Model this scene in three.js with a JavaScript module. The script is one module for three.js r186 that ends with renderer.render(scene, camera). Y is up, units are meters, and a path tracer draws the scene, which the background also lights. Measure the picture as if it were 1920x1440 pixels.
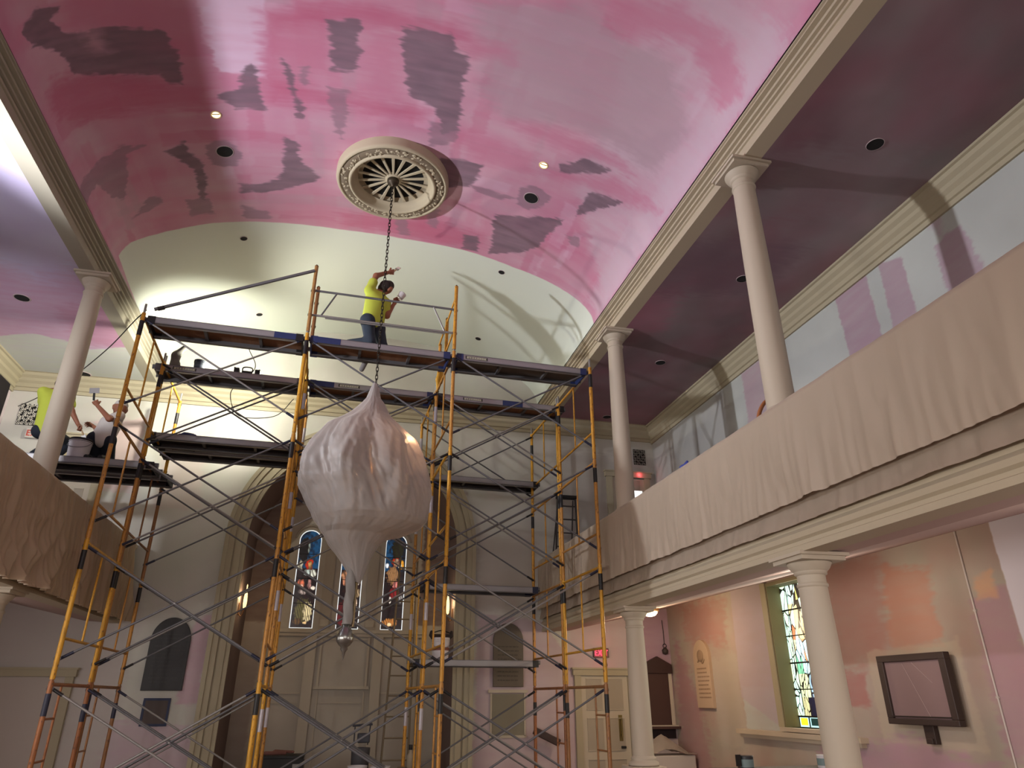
import * as THREE from 'three';
import { mergeGeometries, toCreasedNormals } from 'three/addons/utils/BufferGeometryUtils.js';
import { RoundedBoxGeometry } from 'three/addons/geometries/RoundedBoxGeometry.js';
import { ImprovedNoise } from 'three/addons/math/ImprovedNoise.js';
import { MarchingCubes } from 'three/addons/objects/MarchingCubes.js';
import { RectAreaLightUniformsLib } from 'three/addons/lights/RectAreaLightUniformsLib.js';

// ------------------------------------------------------------------ camera, lights, exposure
const scene = new THREE.Scene();
scene.background = new THREE.Color(0.02, 0.02, 0.022);
const D2R = Math.PI / 180;
const camera = new THREE.PerspectiveCamera(57.96, 4 / 3, 0.05, 100);
camera.rotation.order = 'YXZ';
camera.position.set(0, 1.6, 0);
camera.rotation.set(24.33 * D2R, -13.39 * D2R, -0.02 * D2R);
scene.add(camera);
const renderer = new THREE.WebGLRenderer({ antialias: true });
renderer.toneMapping = THREE.LinearToneMapping;
renderer.toneMappingExposure = 1.0;
renderer.shadowMap.enabled = true;
RectAreaLightUniformsLib.init();
const V = (x, y, z) => new THREE.Vector3(x, y, z);
function aim(l, at, to, radius = 4) {
  l.position.copy(at);
  if (l.target) { l.target.position.copy(to); scene.add(l.target); }
  else if (to) l.lookAt(to);
  l.castShadow = true; if (l.shadow) { l.shadow.radius = radius; l.shadow.bias = -0.001; }
  scene.add(l); return l;
}
// cold LED work lamp standing in the gallery beyond the frame: lights the crown of the vault from under the entablature
const XLW = -6.1;
const UNSEEN_LED_AT = V(-5.72, 5.43, -6.3);
aim(new THREE.SpotLight(new THREE.Color(0.93, 0.94, 1.0), 180, 0, 40 * D2R, 1, 2), UNSEEN_LED_AT, V(3, 7.65, -7.4), 6);
aim(new THREE.SpotLight(new THREE.Color(0.9, 0.92, 1.0), 13, 0, 80 * D2R, 0.9, 2), UNSEEN_LED_AT, V(-1.5, 7.4, -5.6), 6); // added weak wide beam, lifting the gallery ceiling
aim(new THREE.SpotLight(new THREE.Color(0.95, 0.96, 1.0), 46, 0, 36 * D2R, 1, 2), V(UNSEEN_LED_AT.x, UNSEEN_LED_AT.y - 0.36, UNSEEN_LED_AT.z - 0.2), V(-4.4, 5.5, -12.5), 6); // added fill beam along the gallery, for the column and painters
// twin halogen work lamp on the upper plank of the far tower
const HAL_AT = V(-1.83, 6.47, -10.93);
aim(new THREE.SpotLight(new THREE.Color(1.0, 0.97, 0.8), 60, 0, 85 * D2R, 0.6, 2), V(-2.05, 6.42, -10.93), V(-3.0, 6.5, -12.6), 3);
aim(new THREE.SpotLight(new THREE.Color(1.0, 0.95, 0.8), 18, 0, 82 * D2R, 0.5, 2), V(-1.61, 6.42, -10.93), V(1.0, 7.6, -11.1), 3);
// added fill windows behind the camera, lighting the nave
const BACK_FILL_WINDOWS = [[-2.6, 4.3], [0.1, 4.5], [2.8, 4.3]];
for (const [x, y] of BACK_FILL_WINDOWS) {
  const r = new THREE.RectAreaLight(new THREE.Color(1.0, 0.95, 0.91), 2.4, 1.5, 3.4);
  aim(r, V(x, y, 4.9), V(x, y, 0));
}
const AISLE_FILL_WINDOWS = [-9.0, -5.2, -1.4, 2.2], AISLE_FILL_NITS = [2, 10, 28, 36];  // added fill windows on one aisle wall, lighting the lower wall opposite
AISLE_FILL_WINDOWS.forEach((z, i) => aim(new THREE.RectAreaLight(new THREE.Color(1.0, 0.97, 0.92), AISLE_FILL_NITS[i], 1.1, 1.9), V(XLW + 0.06, 2.1, z), V(0, 2.1, z)));
const SIDE_FILL_WINDOW = { z: -1.4, w: 1.1, y: 2.3, h: 2.0 };  // added fill window on the side wall, out of view
aim(new THREE.RectAreaLight(new THREE.Color(1.0, 0.97, 0.93), 4, SIDE_FILL_WINDOW.w, SIDE_FILL_WINDOW.h), V(6.2, SIDE_FILL_WINDOW.y, SIDE_FILL_WINDOW.z), V(0, SIDE_FILL_WINDOW.y, SIDE_FILL_WINDOW.z));
// daylight through the stained window of the aisle
aim(new THREE.RectAreaLight(new THREE.Color(1.0, 0.98, 0.85), 3.5, 0.85, 1.9), V(6.24, 2.2, -8.95), V(0, 2.2, -8.95));

// ------------------------------------------------------------------ helpers
let seed = 7;
const rnd = () => { seed = (seed * 1664525 + 1013904223) >>> 0; return seed / 4294967296; };
const rr = (a, b) => a + (b - a) * rnd();
const pn = new ImprovedNoise();
const fbm = (x, y, z = 0, o = 4) => { let s = 0, a = 0.5, f = 1; for (let i = 0; i < o; i++) { s += a * pn.noise(x * f, y * f, z * f + i * 7.3); a *= 0.5; f *= 2.03; } return s; };
const names = {};
function numbered(n) { const k = names[n] = (names[n] ?? -1) + 1; return k ? `${n}_${String(k).padStart(3, '0')}` : n; }
function shade(o) { o.traverse((m) => { if (m.isMesh) { m.castShadow = true; m.receiveShadow = true; } }); return o; }
function mesh(name, geo, mat, parent) {
  const m = new THREE.Mesh(Array.isArray(geo) ? mergeGeometries(geo.map((g) => (g.index ? g.toNonIndexed() : g)).map((g) => { for (const k of Object.keys(g.attributes)) if (!['position', 'normal', 'uv'].includes(k)) g.deleteAttribute(k); return g; })) : geo, mat);
  m.castShadow = m.receiveShadow = true;
  if (parent) { m.name = name; parent.add(m); } else { m.name = numbered(name); scene.add(m); }
  return m;
}
function thing(name, label, category, at = [0, 0, 0], turn = 0, group) {
  const o = new THREE.Group(); o.name = numbered(name); o.position.set(...at); o.rotation.y = turn;
  scene.add(o); return tag(o, label, category, group);
}
function tag(o, label, category, group) { o.userData = { ...o.userData, label, category, kind: 'thing' }; if (group) o.userData.group = group; return o; }
function struct(name, geo, mat) {
  let o;
  if (geo) o = mesh(name, geo, mat); else { o = new THREE.Group(); o.name = numbered(name); scene.add(o); }
  o.userData.kind = 'structure'; return o;
}
function copy(root, label, at, turn) {
  const c = root.clone(); c.name = numbered(root.name.replace(/_\d{3}$/, '')); c.userData = { ...root.userData };
  if (label) c.userData.label = label;
  if (at) c.position.set(...at); if (turn !== undefined) c.rotation.y = turn;
  scene.add(c); return c;
}
const box = (w, h, d, x = 0, y = 0, z = 0, r = 0) => { const g = r ? new RoundedBoxGeometry(w, h, d, 2, r) : new THREE.BoxGeometry(w, h, d); g.translate(x, y, z); return g; };
const span = (x0, x1, y0, y1, z0, z1) => box(Math.abs(x1 - x0), Math.abs(y1 - y0), Math.abs(z1 - z0), (x0 + x1) / 2, (y0 + y1) / 2, (z0 + z1) / 2);
function bar(a, b, r, seg = 8, r2 = r) {
  const d = new THREE.Vector3().subVectors(b, a), g = new THREE.CylinderGeometry(r2, r, d.length(), seg, 1);
  g.applyQuaternion(new THREE.Quaternion().setFromUnitVectors(V(0, 1, 0), d.clone().normalize()));
  const m = a.clone().add(b).multiplyScalar(0.5); g.translate(m.x, m.y, m.z); return g;
}
const tube = (pts, r, n = 40, seg = 6) => new THREE.TubeGeometry(new THREE.CatmullRomCurve3(pts), n, r, seg);
const lathe = (pts, n = 32) => new THREE.LatheGeometry(pts.map((p) => new THREE.Vector2(...p)), n);
function extrude(pts, depth, holes = [], curve = 12) {
  const s = pts instanceof THREE.Shape ? pts : new THREE.Shape(pts.map((p) => new THREE.Vector2(...p)));
  s.holes.push(...holes); return new THREE.ExtrudeGeometry(s, { depth, bevelEnabled: false, curveSegments: curve });
}
// a profile in (x, y) swept along z
const sweepZ = (pts, z0, z1) => { const g = extrude(pts, z1 - z0); g.translate(0, 0, z0); return g; };
const sweepX = (pts, x0, x1) => { const g = extrude(pts, x1 - x0); g.rotateY(Math.PI / 2); g.translate(x0, 0, 0); return g; }; // profile x becomes -z
const hex = (r, g, b) => new THREE.Color().setRGB(r / 255, g / 255, b / 255, THREE.SRGBColorSpace);
const mats = {};
function flat(r, g, b, rough = 0.8, more = {}) { return mats[[r, g, b, rough, JSON.stringify(more)].join()] ??= new THREE.MeshPhysicalMaterial({ color: hex(r, g, b), roughness: rough, ...more }); }

// ------------------------------------------------------------------ painted surfaces: patches of primer and old paint
function inPoly(P, x, y) {
  let inside = false, d = 1e9;
  for (let i = 0, j = P.length - 1; i < P.length; j = i++) {
    const [ax, ay] = P[i], [bx, by] = P[j];
    if ((ay > y) !== (by > y) && x < ((bx - ax) * (y - ay)) / (by - ay) + ax) inside = !inside;
    const ex = bx - ax, ey = by - ay, t = Math.max(0, Math.min(1, ((x - ax) * ex + (y - ay) * ey) / (ex * ex + ey * ey + 1e-12)));
    const q = (x - ax - ex * t) ** 2 + (y - ay - ey * t) ** 2; if (q < d) d = q;
  }
  return (inside ? 1 : -1) * Math.sqrt(d);
}
function dataTex(data, w, h, srgb = true) {
  const t = new THREE.DataTexture(data, w, h, THREE.RGBAFormat);
  if (srgb) t.colorSpace = THREE.SRGBColorSpace;
  t.magFilter = THREE.LinearFilter; t.minFilter = THREE.LinearMipmapLinearFilter; t.generateMipmaps = true;
  t.wrapS = t.wrapT = THREE.MirroredRepeatWrapping; t.needsUpdate = true; return t;
}
// domain x0..x1, y0..y1 in metres; base(x, y) gives sRGB bytes; patches = [colour, polygon, softness, ragged, alpha]
function paint(x0, x1, y0, y1, w, h, base, patches) {
  const f = new Float32Array(w * h * 3), sx = (x1 - x0) / w, sy = (y1 - y0) / h;
  for (let j = 0; j < h; j++) for (let i = 0; i < w; i++) { const c = base(x0 + (i + 0.5) * sx, y0 + (j + 0.5) * sy), k = (j * w + i) * 3; f[k] = c[0]; f[k + 1] = c[1]; f[k + 2] = c[2]; }
  for (const [col, P, soft = 0.05, ragged = 0.06, alpha = 1] of patches) {
    const m = soft + ragged + 0.02, xs = P.map((p) => p[0]), ysq = P.map((p) => p[1]);
    const i0 = Math.max(0, Math.floor((Math.min(...xs) - m - x0) / sx)), i1 = Math.min(w - 1, Math.ceil((Math.max(...xs) + m - x0) / sx));
    const j0 = Math.max(0, Math.floor((Math.min(...ysq) - m - y0) / sy)), j1 = Math.min(h - 1, Math.ceil((Math.max(...ysq) + m - y0) / sy));
    for (let j = j0; j <= j1; j++) for (let i = i0; i <= i1; i++) {
      const x = x0 + (i + 0.5) * sx, y = y0 + (j + 0.5) * sy;
      let d = inPoly(P, x, y); if (d < -m) continue;
      d += ragged * (1.1 * fbm(x * 5, y * 5, 3.1, 3) + 1.3 * fbm(x * 4, y * 17, 6.1, 3));
      let a = Math.max(0, Math.min(1, d / soft + 0.5)); a = a * a * (3 - 2 * a) * alpha;
      if (soft > 0.031) a *= 1 - 0.22 * Math.max(0, Math.min(1, 0.5 + 1.6 * fbm(x * 2.2, y * 9, 9, 3)));
      const k = (j * w + i) * 3; for (let c = 0; c < 3; c++) f[k + c] += (col[c] - f[k + c]) * a;
    }
  }
  const out = new Uint8Array(w * h * 4);
  for (let k = 0; k < w * h; k++) { for (let c = 0; c < 3; c++) out[k * 4 + c] = Math.max(0, Math.min(255, f[k * 3 + c])); out[k * 4 + 3] = 255; }
  return dataTex(out, w, h);
}
// uv of a geometry from two of its coordinates
function uvFrom(g, fu, fv) {
  const p = g.attributes.position, uv = new Float32Array(p.count * 2);
  for (let i = 0; i < p.count; i++) { uv[i * 2] = fu(p.getX(i), p.getY(i), p.getZ(i)); uv[i * 2 + 1] = fv(p.getX(i), p.getY(i), p.getZ(i)); }
  g.setAttribute('uv', new THREE.BufferAttribute(uv, 2)); return g;
}
const lin = (a, b) => (v) => (v - a) / (b - a);
const grain = (() => { // fine plaster relief, 1 m repeat
  const n = 256, d = new Uint8Array(n * n * 4);
  for (let j = 0; j < n; j++) for (let i = 0; i < n; i++) { const a = i / n * Math.PI * 2, b = j / n * Math.PI * 2; const v = 128 + 150 * fbm(Math.cos(a) * 3 + Math.cos(b) * 2.2, Math.sin(a) * 3, Math.sin(b) * 3 + Math.cos(b), 4); d.set([v, v, v, 255], (j * n + i) * 4); }
  const t = dataTex(d, n, n, false); t.wrapS = t.wrapT = THREE.RepeatWrapping; return t;
})();
function plaster(map, r = 0.85) { return new THREE.MeshStandardMaterial({ map, roughness: r }); }
const W_CREAM = new THREE.MeshStandardMaterial({ color: hex(180, 167, 144), roughness: 0.7 });
const W_TRIM = new THREE.MeshStandardMaterial({ color: hex(166, 156, 132), roughness: 0.75 });

// ------------------------------------------------------------------ the shell of the church
// all heights are above the floor; the nave runs along z, the end wall stands at z = ZF
const ZF = -13.15, ZB = 5.0, XR = 6.25, XL = -6.1, YC = 6.96, XC = 0.04, VA = 3.64, VB = 1.2, VY = 7.295;
const vaultY = (x) => VY + VB * Math.sqrt(Math.max(0, 1 - ((x - XC) / VA) ** 2));
const wave = (x, y, z, k) => k * fbm(x, y, z, 4);

const PINKS = { pale: [214, 184, 208], lpink: [200, 152, 172], mag: [186, 96, 128], lmag: [194, 122, 150], mauve: [176, 148, 162], grey: [116, 94, 108], grey2: [140, 112, 128], white: [212, 218, 208] };
const VAULT_PATCHES = [
['pale',[2.2,-5.36,1.98,-5.29,1.97,-5.94,1.99,-6.63,2.07,-6.57,2.16,-6.54,2.19,-6.07]],
['lpink',[2.97,-6.02,2.79,-6.07,2.76,-6.33,2.95,-6.69,-2.93,-6.36,-3.12,-6.10]],
['mag',[2.86,-6.36,2.51,-6.54,2.31,-6.74,2.2,-6.79,2.22,-7.13,2.42,-7.09,2.85,-7.03,3.03,-6.73,2.99,-6.50]],
['lmag',[2.64,-5.38,2.19,-5.42,2.19,-6.07,2.21,-6.67,2.32,-6.66,2.3,-6.07,2.5,-5.91,2.69,-5.84]],
['grey',[2.73,-5.88,2.67,-5.94,2.62,-5.93,2.5,-5.91,2.32,-6.00,2.31,-6.21,2.29,-6.25,2.3,-6.74,2.35,-6.70,2.38,-6.57,2.51,-6.52,2.76,-6.40,2.77,-6.19,2.82,-6.05,2.94,-5.89,2.97,-5.71,2.8,-5.56,2.7,-5.60,2.77,-5.73]],
['lpink',[2.63,-5.94,2.59,-5.96,2.56,-6.21,2.6,-6.20,2.64,-6.07]],
['grey2',[2.77,-7.64,2.66,-7.60,2.54,-7.65,2.64,-7.75,2.68,-7.92,2.69,-8.11,2.77,-8.49,2.84,-8.41,2.93,-8.01,3.12,-8.13,-3.04,-7.87,3,-7.78,2.86,-7.69]],
['grey',[2.45,-7.82,2.35,-7.66,2.34,-7.81,2.31,-8.03,2.29,-8.30,2.33,-8.86,2.35,-8.79,2.34,-8.23,2.38,-8.05]],
['grey2',[2.61,-8.62,2.55,-8.65,2.55,-8.79,2.64,-8.89,2.79,-8.97,2.66,-8.75]],
['grey2',[2.42,-8.82,2.3,-8.81,2.3,-9.18,2.41,-9.19]],
['mag',[1.98,-5.67,1.75,-5.48,1.66,-5.41,1.36,-5.47,1.33,-5.63,1.62,-5.68,1.72,-5.65,1.95,-5.93,1.98,-6.62,2.01,-6.63,1.99,-5.95]],
['mag',[1.98,-6.62,1.75,-6.71,1.52,-6.76,1.44,-6.73,1.45,-6.90,1.67,-6.97,1.99,-6.97]],
['lmag',[1.96,-5.93,1.78,-5.84,1.79,-6.45,1.98,-6.58]],
['lmag',[1.68,-5.70,1.56,-5.67,1.53,-6.67,1.67,-6.79]],
['mauve',[1.36,-5.13,1.02,-4.74,0.824,-4.97,0.618,-4.97,0.334,-5.61,0.401,-6.47,0.691,-6.34,0.951,-6.40,1.16,-6.59,1.27,-6.31,1.31,-5.72]],
['lmag',[1.35,-5.54,1.22,-5.54,1.2,-5.67,1.34,-5.79]],
['lmag',[1.14,-6.60,0.947,-6.44,0.666,-6.50,0.496,-6.63,0.728,-6.70,1.03,-6.75]],
['lmag',[1.02,-4.56,0.696,-4.34,0.41,-4.42,0.128,-4.76,0.231,-5.13,0.6,-4.67,0.841,-4.85]],
['lmag',[0.914,-7.26,0.61,-6.82,0.128,-6.78,0.466,-7.14,0.715,-7.22]],
['mag',[1.74,-9.13,1.51,-8.96,1.12,-9.03,1.15,-9.52,1.43,-9.51,1.71,-9.46]],
['lmag',[1.36,-6.97,1.24,-7.02,1.01,-7.03,0.978,-7.41,1.22,-7.41]],
['grey',[2.04,-6.37,2.03,-6.48,2.02,-6.72,2.01,-7.09,2.12,-7.12,2.18,-6.91,2.15,-6.84,2.09,-6.83,2.08,-6.53]],
['grey',[1.94,-6.28,1.91,-6.43,1.9,-6.80,1.87,-7.01,1.88,-7.19,1.9,-7.18,1.91,-6.89,1.93,-6.44]],
['grey2',[1.89,-6.38,1.85,-6.34,1.86,-6.70,1.88,-6.66]],
['grey',[1.79,-5.69,1.7,-5.62,1.69,-6.15,1.71,-6.33,1.78,-6.36,1.78,-5.98]],
['grey',[1.56,-5.62,1.49,-5.55,1.41,-5.56,1.39,-5.76,1.35,-5.79,1.33,-5.97,1.34,-6.27,1.33,-6.69,1.33,-6.94,1.38,-7.09,1.42,-6.71,1.49,-6.60,1.52,-6.54,1.55,-6.03]],
['grey2',[1.8,-6.62,1.73,-6.66,1.72,-6.92,1.74,-7.51,1.77,-7.33,1.78,-6.96]],
['grey2',[1.44,-6.92,1.33,-6.84,1.33,-7.19,1.42,-7.38]],
['grey',[1.95,-7.57,1.91,-7.64,1.89,-8.00,1.82,-8.36,1.91,-8.58,2.07,-8.75,2.15,-8.73,2.15,-8.55,2.06,-8.55,1.97,-8.36]],
['grey',[1.38,-7.52,1.2,-7.50,1.2,-7.72,1.23,-8.00,1.34,-8.13]],
['grey2',[1.23,-7.94,1.06,-7.95,1.02,-7.97,1.08,-8.09,1.2,-8.08]],
['grey',[0.883,-7.04,0.768,-6.73,0.638,-6.76,0.696,-6.91,0.871,-7.16]],
['grey',[0.675,-7.26,0.482,-7.16,0.573,-7.44,0.694,-7.84,0.702,-7.55]],
['grey',[1.09,-8.46,0.74,-8.01,0.807,-8.58,0.809,-8.88,0.886,-9.09,0.921,-9.23,1.05,-9.45,1.06,-8.94]],
['grey',[1.2,-9.14,1.13,-9.08,1.11,-9.47,1.19,-9.50]],
['grey2',[1.38,-8.69,1.33,-8.69,1.32,-9.16,1.37,-9.08]],
['grey2',[1.51,-9.09,1.46,-8.97,1.44,-9.45,1.48,-9.49]],
['grey2',[0.701,-8.32,0.618,-8.24,0.584,-8.45,0.64,-8.49]],
['grey2',[2.16,-9.03,2.06,-9.17,2.03,-9.39,2.16,-9.36]],
['grey2',[2.27,-7.73,2.22,-7.68,2.17,-7.70,2.13,-7.84,2.13,-8.00,2.16,-8.16,2.21,-8.19,2.25,-8.12,2.27,-7.93]],
['grey2',[1.02,-7.88,1,-7.70,0.948,-7.59,0.891,-7.62,0.866,-7.73,0.886,-7.96,0.944,-8.10,0.997,-8.06]],
['white',[3.05,-9.43,2.86,-9.39,2.66,-9.44,2.48,-9.44,2.32,-9.42,2.14,-9.43,1.97,-9.47,1.74,-9.55,1.45,-9.58,1.28,-9.55,1.12,-9.55,0.906,-9.60,0.704,-9.59,0.456,-9.59,-0.00598,-9.56]]
];
VAULT_PATCHES.unshift(['pale2', [0.02, -4, 0.9, -4, 0.75, -6, 0.8, -7.2, 0.5, -8.4, 0.02, -9.2]], ['pale2', [0.02, -4, 0.3, -4, 0.3, -9.4, 0.02, -9.4]]);
PINKS.pale2 = [198, 172, 188];  // paler tint on one flank to offset pink bounce light
const vx = (t) => (t < -1.5 ? t + 2 * Math.PI : t) * 2.6;
// overlapping roller strokes of older paint
for (let i = 0; i < 170; i++) {
  const t = rr(0.25, 2.9), z = rr(-9.5, -4.2), a = rnd() < 0.5, w = a ? rr(0.2, 0.5) : rr(0.03, 0.09), h = a ? rr(0.08, 0.24) : rr(0.5, 1.1), k = rr(-0.05, 0.05);
  VAULT_PATCHES.unshift([['lpink', 'lmag', 'pale', 'mauve', 'lmag', 'mag', 'lpink'][i % 7] + '~', [t - w / 2, z - h / 2, t + w / 2, z - h / 2 + k, t + w / 2 + k * 0.3, z + h / 2, t - w / 2, z + h / 2 - k]]);
}
const ceilingTex = paint(0, Math.PI * 2.6, -13.25, -3.35, 1600, 1600, (x, z) => {
  const n = fbm(x * 0.55, z * 0.55, 1, 4), m = fbm(x * 0.9 + 7, z * 3.2, 5, 3), k = fbm(x * 3, z * 0.8, 11, 3);
  return [198 + 14 * n + 8 * k, 142 + 56 * n - 26 * m + 8 * k, 166 + 42 * n - 16 * m + 8 * k];
}, VAULT_PATCHES.map(([c, q]) => {
  const P = []; for (let i = 0; i < q.length; i += 2) P.push([vx(q[i]), q[i + 1]]);
  if (c === 'white') P.push([-0.6, -13.6], [Math.PI * 2.6 + 0.6, -13.6]);
  if (c.endsWith('~')) return [PINKS[c.slice(0, -1)], P, 0.05, 0.035, 0.34];
  const white = c === 'white', big = c === 'mauve' || c === 'pale2' || c[0] === 'l' || c === 'mag';
  return [PINKS[c], P, white ? 0.03 : big ? 0.28 : 0.05, white ? 0.012 : big ? 0.11 : 0.06, white ? 1 : c === 'grey2' ? 0.72 : big ? 0.8 : 0.92];
}));
function vaultGeo(r, flip) {
  const nt = 72, nz = 30, P = [], U = [], I = [];
  for (let j = 0; j <= nz; j++) for (let i = 0; i <= nt; i++) {
    const t = Math.PI * i / nt, z = ZF - 0.3 + (ZB + 0.6 - ZF) * j / nz;
    P.push(XC + (VA + r) * Math.cos(t), VY + (VB + r) * Math.sin(t), z); U.push(t / Math.PI, (z + 13.25) / 9.9);
  }
  for (let j = 0; j < nz; j++) for (let i = 0; i < nt; i++) { const a = j * (nt + 1) + i, b = a + 1, c = a + nt + 1, d = c + 1; flip ? I.push(a, b, c, b, d, c) : I.push(a, c, b, b, c, d); }
  const g = new THREE.BufferGeometry();
  g.setAttribute('position', new THREE.Float32BufferAttribute(P, 3)); g.setAttribute('uv', new THREE.Float32BufferAttribute(U, 2)); g.setIndex(I); g.computeVertexNormals(); return g;
}
struct('ceiling', [vaultGeo(0, false), vaultGeo(0.2, true)], plaster(ceilingTex, 0.7));

// flat ceilings over the galleries
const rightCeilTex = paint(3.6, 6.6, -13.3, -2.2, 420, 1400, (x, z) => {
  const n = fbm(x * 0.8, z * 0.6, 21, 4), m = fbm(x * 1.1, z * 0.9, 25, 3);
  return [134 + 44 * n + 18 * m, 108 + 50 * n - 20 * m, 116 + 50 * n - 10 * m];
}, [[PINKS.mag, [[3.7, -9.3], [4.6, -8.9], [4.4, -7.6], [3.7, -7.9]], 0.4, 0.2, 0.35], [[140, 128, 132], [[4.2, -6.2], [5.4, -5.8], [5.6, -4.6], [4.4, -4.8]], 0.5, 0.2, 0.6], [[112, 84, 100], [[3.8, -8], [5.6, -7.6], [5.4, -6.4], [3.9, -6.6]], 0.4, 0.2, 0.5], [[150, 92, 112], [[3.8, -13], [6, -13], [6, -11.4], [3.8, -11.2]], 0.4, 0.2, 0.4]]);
const leftCeilTex = paint(-6.5, -3.4, -13.3, -2.2, 420, 1400, (x, z) => {
  const n = fbm(x * 0.8, z * 0.6, 31, 4), m = fbm(x * 1.3, z * 1.0, 35, 3);
  return [198 + 16 * n, 192 + 30 * n - 10 * m, 220 + 16 * n];
}, [[[190, 146, 174], [[-6.4, -9.2], [-5.2, -9], [-4.6, -9.6], [-3.5, -9], [-3.5, -11.9], [-6.4, -11.9]], 0.7, 0.2, 0.85], [[176, 124, 152], [[-4.6, -10.4], [-3.5, -9.9], [-3.5, -11.7], [-4.6, -11.6]], 0.3, 0.15, 0.7],
  [[196, 202, 194], [[-6.6, -11.55], [-5.8, -11.61], [-5.26, -11.39], [-4.76, -11.56], [-4.51, -11.79], [-3.78, -11.52], [-3.3, -11.6], [-3.3, -13.6], [-6.6, -13.6]], 0.04, 0.05, 1]]);
struct('ceiling_right', uvFrom(span(4.01, XR + 0.3, YC, YC + 0.2, ZF - 0.3, ZB + 0.3), (x) => (x - 3.6) / 3, (x, y, z) => (z + 13.3) / 11.1), plaster(rightCeilTex, 0.62));
struct('ceiling_left', uvFrom(span(XL - 0.3, -3.92, YC, YC + 0.2, ZF - 0.3, ZB + 0.3), (x) => (x + 6.5) / 3.1, (x, y, z) => (z + 13.3) / 11.1), plaster(leftCeilTex, 0.75));

// end wall with the arched opening of the apse
const AX = 0.165, AY = 4.2, AR = 1.88, ZA = -14.45;
function endShape(withArch) {
  const s = new THREE.Shape(); s.moveTo(XL - 0.3, 0); s.lineTo(XR + 0.3, 0); s.lineTo(XR + 0.3, YC + 0.1); s.lineTo(XC + VA + 0.1, YC + 0.1);
  for (let i = 0; i <= 40; i++) { const t = Math.PI * i / 40; s.lineTo(XC + (VA + 0.12) * Math.cos(t), VY + (VB + 0.1) * Math.sin(t)); }
  s.lineTo(XC - VA - 0.1, YC + 0.1); s.lineTo(XL - 0.3, YC + 0.1); s.closePath();
  if (withArch) { const h = new THREE.Path(); h.moveTo(AX - AR, 0.001); h.lineTo(AX + AR, 0.001); h.lineTo(AX + AR, AY); h.absarc(AX, AY, AR, 0, Math.PI, false); h.lineTo(AX - AR, 0.001); s.holes.push(h); }
  return s;
}
const BEIGE = [186, 174, 158];
const frontTex = paint(-6.5, 6.6, 0, 8.7, 1400, 930, (x, y) => { const n = fbm(x * 0.7, y * 0.7, 41, 4), m = fbm(x * 2.1, y * 1.2, 47, 3); return [192 + 22 * n + 8 * m, 190 + 26 * n + 2 * m, 182 + 26 * n + 6 * m]; }, [
  [[176, 146, 160], [[2.42, -0.2], [4.35, -0.2], [4.3, 2.2], [3.7, 2.9], [2.5, 3.0]], 0.06, 0.06, 0.6],
  [[190, 166, 172], [[4.2, -0.2], [6.6, -0.2], [6.6, 3.2], [4.2, 3.2]], 0.2, 0.08, 0.7],
  [[172, 136, 156], [[5.45, 1.6], [6.4, 1.6], [6.4, 3.3], [5.5, 3.3]], 0.15, 0.1, 0.8],
  [[188, 152, 176], [[-3.5, -0.2], [-1.95, -0.2], [-2.1, 1.2], [-3.3, 1.3]], 0.1, 0.1, 0.5],
  [[192, 158, 172], [[-2.4, 1.5], [-2.08, 1.5], [-2.08, 2.9], [-2.35, 2.8]], 0.08, 0.05, 0.8],
  [[180, 170, 168], [[-6.4, -0.2], [-3.3, -0.2], [-3.2, 3.3], [-6.4, 3.3]], 0.25, 0.1, 0.7],
  [[204, 176, 178], [[-4.5, 4.9], [-3.7, 4.9], [-3.8, 6.3], [-4.6, 6.2]], 0.1, 0.1, 0.75],
  [[202, 182, 178], [[-3.4, 4.6], [-2.6, 4.7], [-2.7, 6.2], [-3.4, 6.4]], 0.15, 0.12, 0.5],
  [[160, 152, 146], [[4.0, 4.0], [6.4, 4.0], [6.4, 6.3], [4.1, 6.3]], 0.3, 0.2, 0.55],
  [[176, 166, 156], [[2.45, 3.1], [3.6, 3.0], [3.6, 4.4], [2.5, 4.5]], 0.2, 0.15, 0.5],
]);
{
  const g = extrude(endShape(true), 0.3); g.translate(0, 0, ZF - 0.3);
  struct('wall_front', uvFrom(g, (x) => (x + 6.5) / 13.1, (x, y) => y / 8.7), plaster(frontTex));
  const b = extrude(endShape(false), 0.3); b.translate(0, 0, ZB);
  struct('wall_back', b, new THREE.MeshStandardMaterial({ color: hex(196, 176, 178), roughness: 0.85 }));
}
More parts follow.
